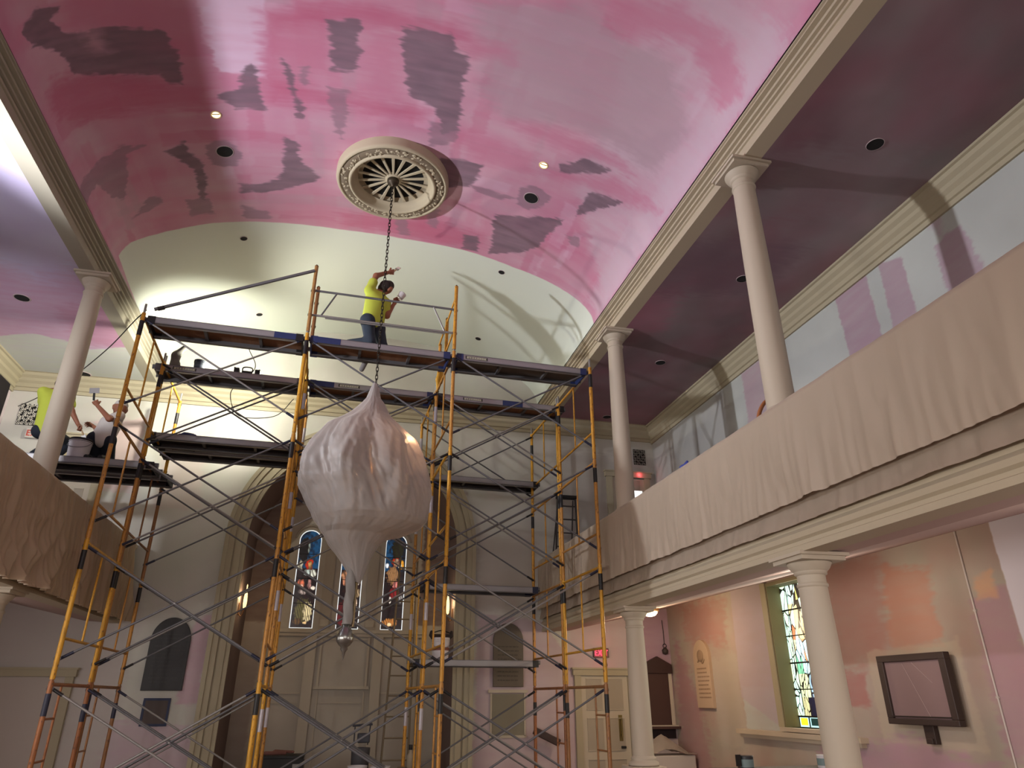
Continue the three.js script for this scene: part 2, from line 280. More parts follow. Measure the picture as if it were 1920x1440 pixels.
// apse
const apseTex = paint(-2, 2.4, 0, 6.4, 440, 640, (x, y) => { const n = fbm(x, y, 51, 4); return [166 + 22 * n, 158 + 22 * n, 146 + 22 * n]; }, [
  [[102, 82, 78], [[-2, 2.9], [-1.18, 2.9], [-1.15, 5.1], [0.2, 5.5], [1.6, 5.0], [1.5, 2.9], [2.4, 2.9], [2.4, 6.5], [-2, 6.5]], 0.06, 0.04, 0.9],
  [[138, 124, 120], [[-2, 0], [-1.4, 0], [-1.35, 2.9], [-2, 2.9]], 0.06, 0.04, 0.7]]);
const APSE_WIN = [[-0.69, 2.8], [0.165, 2.8], [1.015, 2.8]];
const WW = 0.215, WT = 1.66; // half width, height of the straight sides
{
  const s = new THREE.Shape(); s.moveTo(AX - AR - 0.2, 0); s.lineTo(AX + AR + 0.2, 0); s.lineTo(AX + AR + 0.2, AY + AR + 0.2); s.lineTo(AX - AR - 0.2, AY + AR + 0.2); s.closePath();
  for (const [x, y] of APSE_WIN) { const h = new THREE.Path(); h.moveTo(x - WW, y); h.lineTo(x + WW, y); h.lineTo(x + WW, y + WT); h.absarc(x, y + WT, WW, 0, Math.PI, false); h.lineTo(x - WW, y); s.holes.push(h); }
  const g = extrude(s, 0.2); g.translate(0, 0, ZA - 0.2);
  struct('wall_apse', uvFrom(g, (x) => (x + 2) / 4.4, (x, y) => y / 6.4), plaster(apseTex));
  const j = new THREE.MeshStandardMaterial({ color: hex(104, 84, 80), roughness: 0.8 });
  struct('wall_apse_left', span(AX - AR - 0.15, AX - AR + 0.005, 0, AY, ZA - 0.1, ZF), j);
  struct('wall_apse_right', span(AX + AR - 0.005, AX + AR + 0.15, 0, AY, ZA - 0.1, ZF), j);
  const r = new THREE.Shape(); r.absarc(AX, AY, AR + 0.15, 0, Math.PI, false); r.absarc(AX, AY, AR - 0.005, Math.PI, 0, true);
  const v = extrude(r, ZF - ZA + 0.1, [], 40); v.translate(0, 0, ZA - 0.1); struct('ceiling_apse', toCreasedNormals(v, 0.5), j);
}
// moulded surround of the arch: bands stepping back towards the opening
{
  const t = struct('trim_1');
  const BANDS = [[0.0, 0.07, 0.05], [0.07, 0.17, 0.075], [0.17, 0.2, 0.05], [0.2, 0.29, 0.09], [0.29, 0.36, 0.12]];
  for (const [a, b, d] of BANDS) {
    const s = new THREE.Shape(); s.moveTo(AX + AR + a, 0); s.lineTo(AX + AR + b, 0); s.lineTo(AX + AR + b, AY); s.absarc(AX, AY, AR + b, 0, Math.PI, false); s.lineTo(AX - AR - b, 0); s.lineTo(AX - AR - a, 0); s.lineTo(AX - AR - a, AY); s.absarc(AX, AY, AR + a, Math.PI, 0, true); s.closePath();
    const g = extrude(s, d, [], 32); g.translate(0, 0, ZF); mesh('arch_moulding', toCreasedNormals(g, 0.5), W_TRIM, t);
  }
}
// side walls
const rightTex = paint(-13.3, -2.0, 0, 7, 1500, 930, (z, y) => {
  const n = fbm(z * 0.8, y * 0.8, 61, 4), m = fbm(z * 1.4, y * 1.4, 66, 3);
  return y > 3.3 ? [178 + 18 * n, 181 + 20 * n, 178 + 20 * n] : [172 + 22 * n + 14 * m, 155 + 28 * n - 12 * m, 142 + 26 * n - 8 * m];
}, [
  [[162, 134, 148], [[-6.99, 6.7], [-6.37, 6.64], [-6.32, 4.2], [-6.88, 4.2]], 0.04, 0.03, 0.9], [[164, 136, 150], [[-6.13, 6.62], [-5.77, 6.5], [-5.77, 4.2], [-6.19, 4.2]], 0.04, 0.03, 0.85],
  [[166, 140, 154], [[-5.31, 6.34], [-4.93, 6.35], [-4.6, 4.6], [-5.35, 4.6]], 0.06, 0.05, 0.85], [[170, 144, 158], [[-5.52, 6.99], [-5.0, 6.85], [-5.19, 6.4]], 0.1, 0.05, 0.7], [[172, 146, 156], [[-9.45, 6.61], [-8.8, 6.6], [-8.87, 4.2], [-9.51, 4.2]], 0.08, 0.05, 0.85],
  [[166, 162, 160], [[-13.3, 4], [-9.9, 4], [-9.9, 6.7], [-13.3, 6.7]], 0.2, 0.06, 0.5],
  [[172, 94, 90], [[-12.4, 2.55], [-11.0, 2.4], [-10.95, 3.15], [-12.5, 3.2]], 0.3, 0.2, 0.38], [[162, 106, 118], [[-13.1, 0.3], [-11.9, 0.3], [-12.1, 1.5], [-12.9, 2.6]], 0.3, 0.2, 0.5],
  [[178, 166, 152], [[-11.6, 0.9], [-10.75, 0.9], [-10.75, 2.3], [-11.6, 2.2]], 0.15, 0.1, 0.8], [[180, 186, 184], [[-10.7, 1.15], [-9.62, 1.15], [-9.62, 1.7], [-10.7, 1.75]], 0.06, 0.04, 0.8], [[178, 162, 168], [[-10.75, 1.6], [-9.62, 1.15], [-9.62, 3.2], [-10.7, 3.25]], 0.04, 0.02, 0.9],
  [[172, 122, 112], [[-8.3, 1.9], [-7.4, 2.0], [-7.2, 3.2], [-8.3, 3.2]], 0.25, 0.15, 0.7], [[190, 132, 112], [[-7.3, 2.1], [-6.55, 2.1], [-6.5, 2.9], [-7.2, 3.0]], 0.12, 0.08, 0.75],
  [[172, 108, 104], [[-8.25, 1.5], [-7.85, 1.5], [-7.85, 1.85], [-8.25, 1.9]], 0.08, 0.05, 0.7], [[188, 172, 150], [[-7.75, 1.1], [-6.3, 1.1], [-6.35, 2.15], [-7.75, 2.1]], 0.06, 0.05, 0.6],
  [[176, 136, 152], [[-9, 0], [-6.2, 0], [-6.2, 0.95], [-7.4, 1.2], [-9, 0.9]], 0.2, 0.15, 0.8], [[170, 128, 142], [[-6.1, 1.1], [-5.6, 1.1], [-5.6, 2.6], [-6.05, 2.5]], 0.15, 0.1, 0.7], [[206, 158, 124], [[-5.98, 2.5], [-5.75, 2.5], [-5.75, 2.75], [-5.98, 2.7]], 0.08, 0.05, 0.8],  // last: small spot of warm lamp glow painted on the wall
  [[214, 208, 216], [[-5.6, 0], [-3.0, 0], [-3.0, 3.3], [-5.62, 3.3]], 0.02, 0.01, 1],
]);
{
  const s = new THREE.Shape(); s.moveTo(ZF - 0.3, 0); s.lineTo(ZB + 0.3, 0); s.lineTo(ZB + 0.3, YC + 0.1); s.lineTo(ZF - 0.3, YC + 0.1); s.closePath();
  const hole = (z0, z1, y0, y1) => { const h = new THREE.Path(); h.moveTo(z0, y0); h.lineTo(z1, y0); h.lineTo(z1, y1); h.lineTo(z0, y1); h.closePath(); s.holes.push(h); };
  hole(-9.62, -8.4, 1.22, 3.12);
  const g = extrude(s, 0.35); g.rotateY(-Math.PI / 2); // (z, y) shape: x of the shape runs along +z
  g.translate(XR + 0.35, 0, 0);
  struct('wall_right', uvFrom(g, (x, y, z) => (z + 13.3) / 11.3, (x, y) => y / 7), plaster(rightTex));
  const l = span(XL - 0.3, XL, 0, YC + 0.1, ZF - 0.3, ZB + 0.3);
  struct('wall_left', l, new THREE.MeshStandardMaterial({ color: hex(196, 182, 186), roughness: 0.85 }));
}
const floorTex = paint(-6.4, 6.6, -14.6, 5.3, 520, 800, (x, z) => { const n = fbm(x * 1.2, z * 1.2, 71, 4); return [132 + 50 * n, 112 + 44 * n, 96 + 40 * n]; }, [[[178, 172, 164], [[-3, -13], [3, -13], [3, -8], [-3, -8]], 0.3, 0.3, 0.6]]);
struct('floor', uvFrom(span(XL - 0.3, XR + 0.35, -0.15, 0, ZA - 0.2, ZB + 0.3), (x) => (x + 6.4) / 13, (x, y, z) => (z + 14.6) / 19.9), plaster(floorTex, 0.7));

// entablatures over the columns, cornices along the walls
const ENT = [[0, 0], [0, 0.11], [-0.02, 0.115], [-0.026, 0.13], [-0.02, 0.145], [0, 0.15], [0, 0.175], [-0.034, 0.18], [-0.034, 0.2], [-0.02, 0.203], [-0.024, 0.225], [-0.06, 0.23], [-0.066, 0.245], [-0.06, 0.258], [-0.044, 0.262], [-0.05, 0.28], [-0.1, 0.286], [-0.1, 0.306], [-0.088, 0.31], [-0.115, 0.318], [-0.115, 0.335], [0.2, 0.335], [0.2, 0]];
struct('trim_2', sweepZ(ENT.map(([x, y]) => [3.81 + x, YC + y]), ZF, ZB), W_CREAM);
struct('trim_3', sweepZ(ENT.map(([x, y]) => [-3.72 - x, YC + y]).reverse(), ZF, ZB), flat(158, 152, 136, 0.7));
const COR = [[0, -0.36], [0.03, -0.36], [0.035, -0.3], [0.06, -0.29], [0.06, -0.22], [0.1, -0.18], [0.105, -0.13], [0.15, -0.09], [0.16, -0.04], [0.19, -0.03], [0.19, 0], [0, 0]];
struct('trim_4', sweepZ(COR.map(([d, y]) => [XR - d, YC + y]).reverse(), ZF, ZB), W_TRIM);
struct('trim_5', sweepZ(COR.map(([d, y]) => [XL + d, YC + y]), ZF, ZB), W_TRIM);
struct('trim_6', sweepX(COR.map(([d, y]) => [-(ZF + d), YC + y + 0.03]).reverse(), XL, XR), W_TRIM);

// galleries: parapet with rail and cornice, sloping floor
function gallery(side, s, face) {
  const x = (d) => face + s * d;
  const prof = (P) => { const q = P.map(([d, y]) => [x(d), y]); return s > 0 ? q : q.reverse(); };
  const w = struct(`wall_gallery_${side}`);
  mesh('parapet', sweepZ(prof([[0.04, 2.98], [0.04, 3.9], [0.2, 3.9], [0.2, 2.98]]), ZF, ZB), W_CREAM, w);
  mesh('rail', sweepZ(prof([[-0.02, 3.9], [-0.05, 3.93], [-0.05, 3.98], [0.26, 3.98], [0.26, 3.9]]), ZF, ZB), W_CREAM, w);
  mesh('cornice', sweepZ(prof([[0.06, 2.71], [-0.02, 2.71], [-0.02, 2.76], [-0.005, 2.77], [-0.005, 2.8], [-0.03, 2.82], [-0.04, 2.86], [0.0, 2.9], [0.0, 2.93], [0.03, 2.94], [0.03, 2.99], [0.2, 2.99], [0.2, 2.71]]), ZF, ZB), W_CREAM, w);
  const out = s > 0 ? XR : XL;
  const f = [[x(0.1), 2.72], [x(0.5), 2.74], [out, 3.2], [out, 3.36], [x(0.2), 3.0], [x(0.1), 3.0]];
  struct(`floor_gallery_${side}`, sweepZ(s > 0 ? f : f.reverse(), ZF, ZB), flat(182, 156, 150, 0.8));
}
gallery('right', 1, 3.72);
gallery('left', -1, -3.52);

// ------------------------------------------------------------------ stained glass
function glassTex(w, h, fn) { const d = new Uint8Array(w * h * 4); for (let j = 0; j < h; j++) for (let i = 0; i < w; i++) { const c = fn((i + 0.5) / w, (j + 0.5) / h); d.set([c[0], c[1], c[2], 255], (j * w + i) * 4); } const t = dataTex(d, w, h); t.wrapS = t.wrapT = THREE.ClampToEdgeWrapping; return t; }
const mixc = (a, b, t) => a.map((v, i) => v + (b[i] - v) * t);
// blobs: [cx, cy, rx, ry, colour, stripes]
const SCENES = [
  [[0.25, 0.8, 0.22, 0.13, [14, 12, 12], 0], [0.46, 0.82, 0.05, 0.06, [120, 130, 120], 9], [0.14, 0.625, 0.12, 0.055, [196, 188, 160], 6], [0.56, 0.645, 0.2, 0.06, [176, 40, 16], 0], [0.6, 0.635, 0.1, 0.05, [244, 178, 104], 3], [0.5, 0.555, 0.16, 0.035, [196, 206, 196], 5], [0.8, 0.545, 0.16, 0.05, [222, 220, 200], 9], [0.26, 0.44, 0.17, 0.045, [226, 112, 76], 3], [0.3, 0.41, 0.09, 0.03, [240, 180, 150], 0], [0.66, 0.44, 0.1, 0.045, [214, 150, 140], 3], [0.4, 0.36, 0.2, 0.03, [170, 150, 140], 8], [0.84, 0.4, 0.12, 0.02, [236, 220, 200], 0], [0.45, 0.17, 0.36, 0.13, [92, 84, 40], 14], [0.72, 0.16, 0.22, 0.1, [236, 214, 158], 16], [0.66, 0.05, 0.1, 0.015, [232, 190, 130], 0], [0.3, 0.06, 0.2, 0.03, [90, 60, 24], 9]],
  [[0.3, 0.74, 0.2, 0.04, [150, 120, 130], 9], [0.22, 0.52, 0.22, 0.075, [190, 130, 90], 6], [0.26, 0.48, 0.14, 0.05, [236, 150, 110], 3], [0.8, 0.56, 0.16, 0.06, [200, 90, 70], 3], [0.8, 0.47, 0.12, 0.03, [240, 220, 200], 0], [0.3, 0.14, 0.34, 0.16, [92, 16, 22], 3], [0.84, 0.36, 0.14, 0.05, [180, 150, 110], 12], [0.82, 0.25, 0.08, 0.05, [236, 200, 170], 0]],
  [[0.6, 0.85, 0.3, 0.12, [30, 30, 12], 5], [0.52, 0.7, 0.2, 0.05, [160, 44, 16], 0], [0.56, 0.695, 0.12, 0.045, [236, 190, 150], 4], [0.82, 0.68, 0.12, 0.05, [222, 150, 40], 0], [0.74, 0.66, 0.08, 0.03, [245, 225, 180], 0], [0.1, 0.66, 0.08, 0.03, [230, 232, 236], 0], [0.4, 0.56, 0.3, 0.1, [176, 126, 80], 18], [0.6, 0.44, 0.17, 0.06, [226, 130, 120], 4], [0.52, 0.37, 0.24, 0.06, [140, 26, 30], 5], [0.36, 0.3, 0.06, 0.04, [240, 226, 210], 0], [0.86, 0.32, 0.12, 0.05, [150, 144, 140], 14], [0.45, 0.07, 0.36, 0.045, [206, 130, 60], 14], [0.4, 0.05, 0.12, 0.02, [244, 206, 150], 0]],
];
function sceneTex(k) {
  return glassTex(192, 768, (x, y) => {
    const n = fbm(x * 6, y * 20, k * 9, 3);
    let c = y > 0.6 ? mixc([8, 14, 26], [16, 60, 92], Math.max(0, Math.min(1, 0.5 + 1.7 * n + (k === 0 ? x - 0.4 : 0.4 - x)))) : [22 + 40 * Math.max(0, n), 12 + 12 * Math.max(0, n), 14];
    for (const [cx, cy, rx, ry, col, st] of SCENES[k]) {
      const d = ((x - cx) / rx) ** 2 + ((y - cy) / ry) ** 2 + 1.4 * fbm(x * 9, y * 30, cx * 50, 2);
      if (d < 1) { const t = st ? 0.35 + 0.65 * Math.abs(Math.sin(st * ((x - cx) * 2.2 + (y - cy) * 3) + 3 * fbm(x * 4, y * 8, 2, 2))) : 1; c = mixc([18, 10, 8], col, t * (1 - 0.5 * Math.max(0, d) ** 2)); }
    }
    return c;
  });
}
const GLOW_WHITE = new THREE.MeshStandardMaterial({ color: 0xf4f6f4, emissive: new THREE.Color(0.8, 0.85, 0.86), emissiveIntensity: 1.0, roughness: 0.4 });
const BLACK = flat(16, 15, 16, 0.6);
APSE_WIN.forEach(([x, y], k) => {
  const t = struct('window_' + (k + 1));
  const tex = sceneTex(k), m = new THREE.MeshStandardMaterial({ color: 0x0a0a0a, emissive: 0xffffff, emissiveMap: tex, emissiveIntensity: 1.2, roughness: 0.25 });
  const w = WW - 0.014, z = ZA - 0.09;
  const band = new THREE.Shape(); band.moveTo(x - WW, y); band.lineTo(x + WW, y); band.lineTo(x + WW, y + WT); band.absarc(x, y + WT, WW, 0, Math.PI, false); band.lineTo(x - WW, y);
  const h = new THREE.Path(); h.moveTo(x - w, y + 0.014); h.lineTo(x + w, y + 0.014); h.lineTo(x + w, y + WT); h.absarc(x, y + WT, w, 0, Math.PI, false); h.lineTo(x - w, y + 0.014); band.holes.push(h);
  const fg = extrude(band, 0.03, [], 16); fg.translate(0, 0, z); mesh('border_glass', fg, GLOW_WHITE, t);
  const cuts = [0.014, 0.46, 0.93, 1.4, 99];
  for (let i = 0; i < 4; i++) {
    const s = new THREE.Shape(), a = y + cuts[i] + (i ? 0.006 : 0);
    s.moveTo(x - w, a); s.lineTo(x + w, a);
    if (i < 3) { s.lineTo(x + w, y + cuts[i + 1] - 0.006); s.lineTo(x - w, y + cuts[i + 1] - 0.006); } else { s.lineTo(x + w, y + WT); s.absarc(x, y + WT, w, 0, Math.PI, false); }
    s.closePath();
    const g = extrude(s, 0.012, [], 16); g.translate(0, 0, z + 0.005);
    mesh('pane', uvFrom(g, (px) => (px - x + w) / (2 * w), (px, py) => (py - y - 0.014) / (WT + w - 0.014)), m, t);
    if (i) mesh('saddle_bar', box(2 * w, 0.012, 0.02, x, y + cuts[i], z + 0.012), BLACK, t);
  }
  // hood mould over each light
  const hs = new THREE.Shape(); hs.absarc(x, y + WT, WW + 0.09, 0.15, Math.PI - 0.15, false); hs.absarc(x, y + WT, WW + 0.055, Math.PI - 0.15, 0.15, true);
  const hg = extrude(hs, 0.035, [], 16); hg.translate(0, 0, ZA); mesh('hood_mould', hg, flat(140, 130, 118, 0.8), t);
});
// aisle window: leaded figure, six rows of glass
{
  const z0 = -9.62, z1 = -8.4, y0 = 1.22, y1 = 3.12, gx = XR + 0.2;
  const cells = []; for (let i = 0; i < 170; i++) cells.push([rnd(), rnd()]);
  const tex = glassTex(256, 420, (u, v) => {
    const a = u * 0.95, b = v * 1.95; let d1 = 9, d2 = 9, q = 0;
    const wu = a * 1.15 + 0.07 * fbm(a * 5, b * 2, 3, 2), wv = b * 0.62 + 0.05 * fbm(a * 4, b * 3, 8, 2);
    for (let i = 0; i < 170; i++) { const d = (wu - cells[i][0] * 1.15) ** 2 + (wv * 0.42 - cells[i][1] * 0.52) ** 2; if (d < d1) { d2 = d1; d1 = d; q = i; } else if (d < d2) d2 = d; }
    const lead = Math.sqrt(d2) - Math.sqrt(d1) < 0.0045, r = (q * 37 % 17) / 17;
    if (v < 0.075) { const px = (u * 5.2) % 1, inside = px > 0.16 && px < 0.84 && v > 0.014 && v < 0.062; return inside ? (Math.floor(u * 5.2) % 2 ? [20, 44, 40] : [236, 206, 40]) : (px < 0.06 || px > 0.94 ? [10, 10, 12] : [170, 214, 214]); }
    if (u < 0.13) return lead || Math.abs(u - 0.125) < 0.008 ? [20, 20, 16] : mixc([214, 240, 196], [190, 230, 220], r);
    if (lead) return [26, 20, 18];
    if (v > 0.86) return r < 0.3 ? [240, 226, 120] : mixc([168, 214, 206], [214, 232, 214], r);
    if (v > 0.6) return r < 0.25 ? [230, 130, 86] : r < 0.5 ? [242, 218, 150] : mixc([236, 226, 180], [206, 222, 210], r);
    if (v > 0.36) return r < 0.2 ? [120, 196, 150] : r < 0.45 ? [244, 222, 170] : r < 0.6 ? [226, 150, 100] : [190, 222, 226];
    if (v > 0.2) { const t = Math.abs(Math.sin(u * 60 + 5 * fbm(u * 3, v * 6, 4, 2))); return u < 0.3 ? [216, 226, 170] : mixc([40, 34, 44], [170, 206, 222], t * t); }
    return u < 0.24 ? [196, 190, 140] : mixc([22, 20, 38], [110, 96, 84], Math.max(0, 1.6 * fbm(u * 6, v * 14, 12, 3)));
  });
  const t = struct('window_4');
  const m = new THREE.MeshStandardMaterial({ color: 0x101010, emissive: 0xffffff, emissiveMap: tex, emissiveIntensity: 1.9, roughness: 0.3 });
  const rows = [0, 0.075, 0.255, 0.44, 0.63, 0.82, 1];
  for (let i = 0; i < 6; i++) {
    const a = y0 + (y1 - y0) * rows[i] + 0.006, b = y0 + (y1 - y0) * rows[i + 1] - 0.006;
    mesh('pane', uvFrom(span(gx, gx + 0.012, a, b, z0, z1), (x, y, z) => (z - z0) / (z1 - z0), (x, y) => (y - y0) / (y1 - y0)), m, t);
    if (i) mesh('saddle_bar', span(gx - 0.012, gx + 0.02, a - (i % 2 ? 0.022 : 0.014), a, z0, z1), BLACK, t);
  }
  mesh('backing', span(gx + 0.1, gx + 0.14, y0 - 0.1, y1 + 0.1, z0 - 0.1, z1 + 0.1), flat(200, 200, 190), t);
  const OLIVE = flat(124, 114, 80, 0.7);
  mesh('jamb', span(XR - 0.02, gx + 0.05, y0, y1, z0 - 0.05, z0 + 0.002), OLIVE, t); mesh('jamb', span(XR - 0.02, gx + 0.05, y0, y1, z1 - 0.002, z1 + 0.05), OLIVE, t); mesh('head', span(XR - 0.02, gx + 0.05, y1 - 0.002, y1 + 0.05, z0 - 0.05, z1 + 0.05), OLIVE, t);
  mesh('casing', span(XR - 0.035, XR + 0.01, y0, y1 + 0.06, z0 - 0.16, z0 - 0.03), flat(168, 156, 126, 0.7), t);
  mesh('sill', [span(XR - 0.09, gx + 0.05, y0 - 0.05, y0, z0 - 0.06, z1 + 0.06), span(XR - 0.11, XR, 1.1, 1.16, -10.85, -8.0), span(XR - 0.07, XR, 1.05, 1.1, -10.8, -8.05)], flat(186, 170, 148, 0.75), t);
}
// added fill windows behind the camera and beside it, to light the nave
const FILL_PANE_GLOW = new THREE.MeshStandardMaterial({ color: 0xffffff, emissive: new THREE.Color(1, 0.95, 0.91), emissiveIntensity: 2.2, roughness: 0.5 });
BACK_FILL_WINDOWS.forEach(([x, y], k) => {
  const t = struct('window_' + (5 + k));
  mesh('pane', span(x - 0.75, x + 0.75, y - 1.7, y + 1.7, 4.94, 4.97), FILL_PANE_GLOW, t);
  mesh('frame', [span(x - 0.85, x + 0.85, y + 1.7, y + 1.8, 4.93, 5), span(x - 0.85, x + 0.85, y - 1.8, y - 1.7, 4.9, 5), span(x - 0.85, x - 0.75, y - 1.7, y + 1.7, 4.93, 5), span(x + 0.75, x + 0.85, y - 1.7, y + 1.7, 4.93, 5)], W_TRIM, t);
});
{
  const { z, w, y, h } = SIDE_FILL_WINDOW, t = struct('window_8');
  mesh('pane', span(XR - 0.02, XR - 0.005, y - h / 2, y + h / 2, z - w / 2, z + w / 2), FILL_PANE_GLOW, t);
  mesh('frame', [span(XR - 0.04, XR, y + h / 2, y + h / 2 + 0.08, z - w / 2 - 0.08, z + w / 2 + 0.08), span(XR - 0.06, XR, y - h / 2 - 0.08, y - h / 2, z - w / 2 - 0.08, z + w / 2 + 0.08)], W_TRIM, t);
}

AISLE_FILL_WINDOWS.forEach((z, k) => {  // panes of the added fill windows, out of view along the aisle
  const t = struct('window_' + (9 + k));
  mesh('pane', span(XL + 0.005, XL + 0.02, 1.15, 3.05, z - 0.55, z + 0.55), FILL_PANE_GLOW, t);
  mesh('frame', [span(XL, XL + 0.05, 3.05, 3.13, z - 0.62, z + 0.62), span(XL, XL + 0.08, 1.07, 1.15, z - 0.62, z + 0.62), span(XL, XL + 0.05, 1.15, 3.05, z - 0.62, z - 0.55), span(XL, XL + 0.05, 1.15, 3.05, z + 0.55, z + 0.62)], W_TRIM, t);
});

// ------------------------------------------------------------------ columns
const COL = new THREE.MeshStandardMaterial({ color: hex(184, 172, 154), roughness: 0.62 });
function column(h, r, label, at, low) {
  const t = thing('column', label, 'column', at, 0, low ? 'columns under the galleries' : 'columns on the gallery rails');
  const cap = r * 1.55, b = low ? 0.82 : 0;
  mesh('shaft', lathe([[r, b + 0.1], [r * 0.995, b + h * 0.2], [r * 0.95, b + (h - b) * 0.6], [r * 0.86, h - 0.24], [r * 0.86, h - 0.16]], 36), COL, t);
  mesh('necking', lathe([[r * 0.85, h - 0.27], [r * 0.93, h - 0.262], [r * 0.95, h - 0.25], [r * 0.93, h - 0.238], [r * 0.85, h - 0.23]], 36), COL, t);
  mesh('echinus', lathe([[r * 0.86, h - 0.17], [r * 0.98, h - 0.16], [r * 1.0, h - 0.14], [r * 1.02, h - 0.135], [r * 1.2, h - 0.11], [r * 1.34, h - 0.075], [r * 1.36, h - 0.06], [0.01, h - 0.06]], 36), COL, t);
  mesh('abacus', [box(cap * 2, 0.035, cap * 2, 0, h - 0.045, 0), box(cap * 2 + 0.05, 0.028, cap * 2 + 0.05, 0, h - 0.014, 0)], COL, t);
  mesh('base', lathe([[0.01, b], [r * 1.4, b], [r * 1.42, b + 0.02], [r * 1.36, b + 0.045], [r * 1.15, b + 0.055], [r * 1.12, b + 0.075], [r * 1.18, b + 0.09], [r * 1.0, b + 0.115]], 36), COL, t);
  if (low) mesh('pedestal', [box(r * 3, b - 0.1, r * 3, 0, (b - 0.1) / 2, 0, 0.01), box(r * 3.2, 0.1, r * 3.2, 0, b - 0.05, 0, 0.01)], COL, t);
  return t;
}
const CX = 3.9, CXL = -3.75;
column(YC - 3.98, 0.135, 'cream upper column rising from pale draped gallery, nearer of its two', [CX, 3.98, -5.33]);
column(YC - 3.98, 0.135, 'cream upper column of pale draped gallery, farther one beside exit sign', [CX, 3.98, -9.24]);
column(YC - 3.98, 0.135, 'cream upper column on the brown draped gallery beside two painters', [CXL, 3.98, -9.4]);
column(2.715, 0.135, 'cream lower column half hiding the bright stained window of the aisle', [CX, 0, -5.33], true);
column(2.715, 0.135, 'cream lower column beside the panelled door and small glowing lamp', [CX, 0, -9.24], true);
column(2.715, 0.135, 'cream lower column under the brown draped gallery, only capital edge showing', [CXL, 0, -9.15], true);

// ------------------------------------------------------------------ ceiling rosette, chain, chandelier in its plastic wrap
const CH = V(0.165, 0, -8.12);
{
  const y = vaultY(CH.x) - 0.105;
  const t = thing('ceiling_rosette', 'round moulded plaster ceiling medallion with spoked vent grille, chandelier chain at its hub', 'ceiling medallion', [CH.x, y, CH.z]);
  const PL = new THREE.MeshStandardMaterial({ color: hex(172, 160, 136), roughness: 0.8 }), PL_DARK = flat(118, 104, 86, 0.85);
  mesh('outer_ring', lathe([[0.8, 0.2], [0.8, -0.02], [0.79, -0.05], [0.765, -0.065], [0.75, -0.06], [0.74, -0.045], [0.73, -0.05]], 64), PL, t);
  mesh('carved_band', lathe([[0.74, -0.045], [0.71, -0.06], [0.66, -0.065], [0.62, -0.05]], 64), PL_DARK, t);  // darker ground under the carved leaves
  const tw = [];
  for (let i = 0; i < 170; i++) { const a = rnd() * 6.283, q = rr(0.635, 0.725), g = new THREE.IcosahedronGeometry(rr(0.012, 0.022), 0); g.scale(1, 0.7, 1.5); g.rotateY(a + rr(-1, 1)); g.translate(q * Math.cos(a), -0.06, q * Math.sin(a)); tw.push(g); }
  mesh('leaf_carving', tw, PL, t).userData.kind = 'stuff';
  mesh('inner_ring', lathe([[0.63, -0.04], [0.62, -0.075], [0.6, -0.085], [0.58, -0.075], [0.57, -0.05], [0.56, 0.0], [0.54, 0.03], [0.5, 0.045]], 64), PL, t);
  mesh('cove', lathe([[0.57, 0.04], [0.53, 0.07], [0.47, 0.082], [0.44, 0.085]], 64), PL, t);
  mesh('back_plate', lathe([[0.6, 0.086], [0.01, 0.086]], 48), flat(10, 8, 9, 0.9), t);  // black disc stands for the dark hollow behind the spokes
  for (let i = 0; i < 18; i++) {
    const a = i / 18 * Math.PI * 2 + 0.1, s = new THREE.Shape(); s.moveTo(0.08, -0.009); s.lineTo(0.5, -0.02); s.lineTo(0.5, 0.02); s.lineTo(0.08, 0.009); s.closePath();
    const g = new THREE.ExtrudeGeometry(s, { depth: 0.014, bevelEnabled: true, bevelSize: 0.004, bevelThickness: 0.004, bevelSegments: 1 }); g.rotateX(-Math.PI / 2); g.rotateY(a); g.translate(0, 0.05, 0);
    mesh('spoke', g, PL, t);
  }
  mesh('hub', lathe([[0.12, 0.085], [0.12, 0.05], [0.1, 0.04], [0.085, 0.035]], 32), PL, t);
  mesh('canopy_cap', lathe([[0.085, 0.06], [0.085, 0.0], [0.07, -0.03], [0.03, -0.05], [0.012, -0.08], [0.005, -0.1]], 24), flat(66, 56, 44, 0.5, { metalness: 0.6 }), t);
}
const IRON = flat(44, 38, 32, 0.5, { metalness: 0.7 });
{
  const t = thing('chain', 'dark iron link chain hanging from ceiling medallion to wrapped chandelier', 'chain', [CH.x, 0, CH.z]);
  const link = (() => { const p = []; for (let i = 0; i < 16; i++) { const a = i / 16 * 6.2832; p.push(V(0.015 * Math.cos(a), 0.026 * Math.sin(a) + (Math.sin(a) > 0 ? 0.012 : -0.012), 0)); } return new THREE.TubeGeometry(new THREE.CatmullRomCurve3(p, true), 18, 0.0052, 5, true); })();
  const top = vaultY(CH.x) - 0.1, n = Math.floor((top - 4.98) / 0.056);
  for (let i = 0; i < n; i++) { const m = mesh('link', link, IRON, t); m.position.set(0.012 * i / n, top - 0.03 - i * 0.056, 0); m.rotation.y = i % 2 ? 0.4 : 1.97; }
}
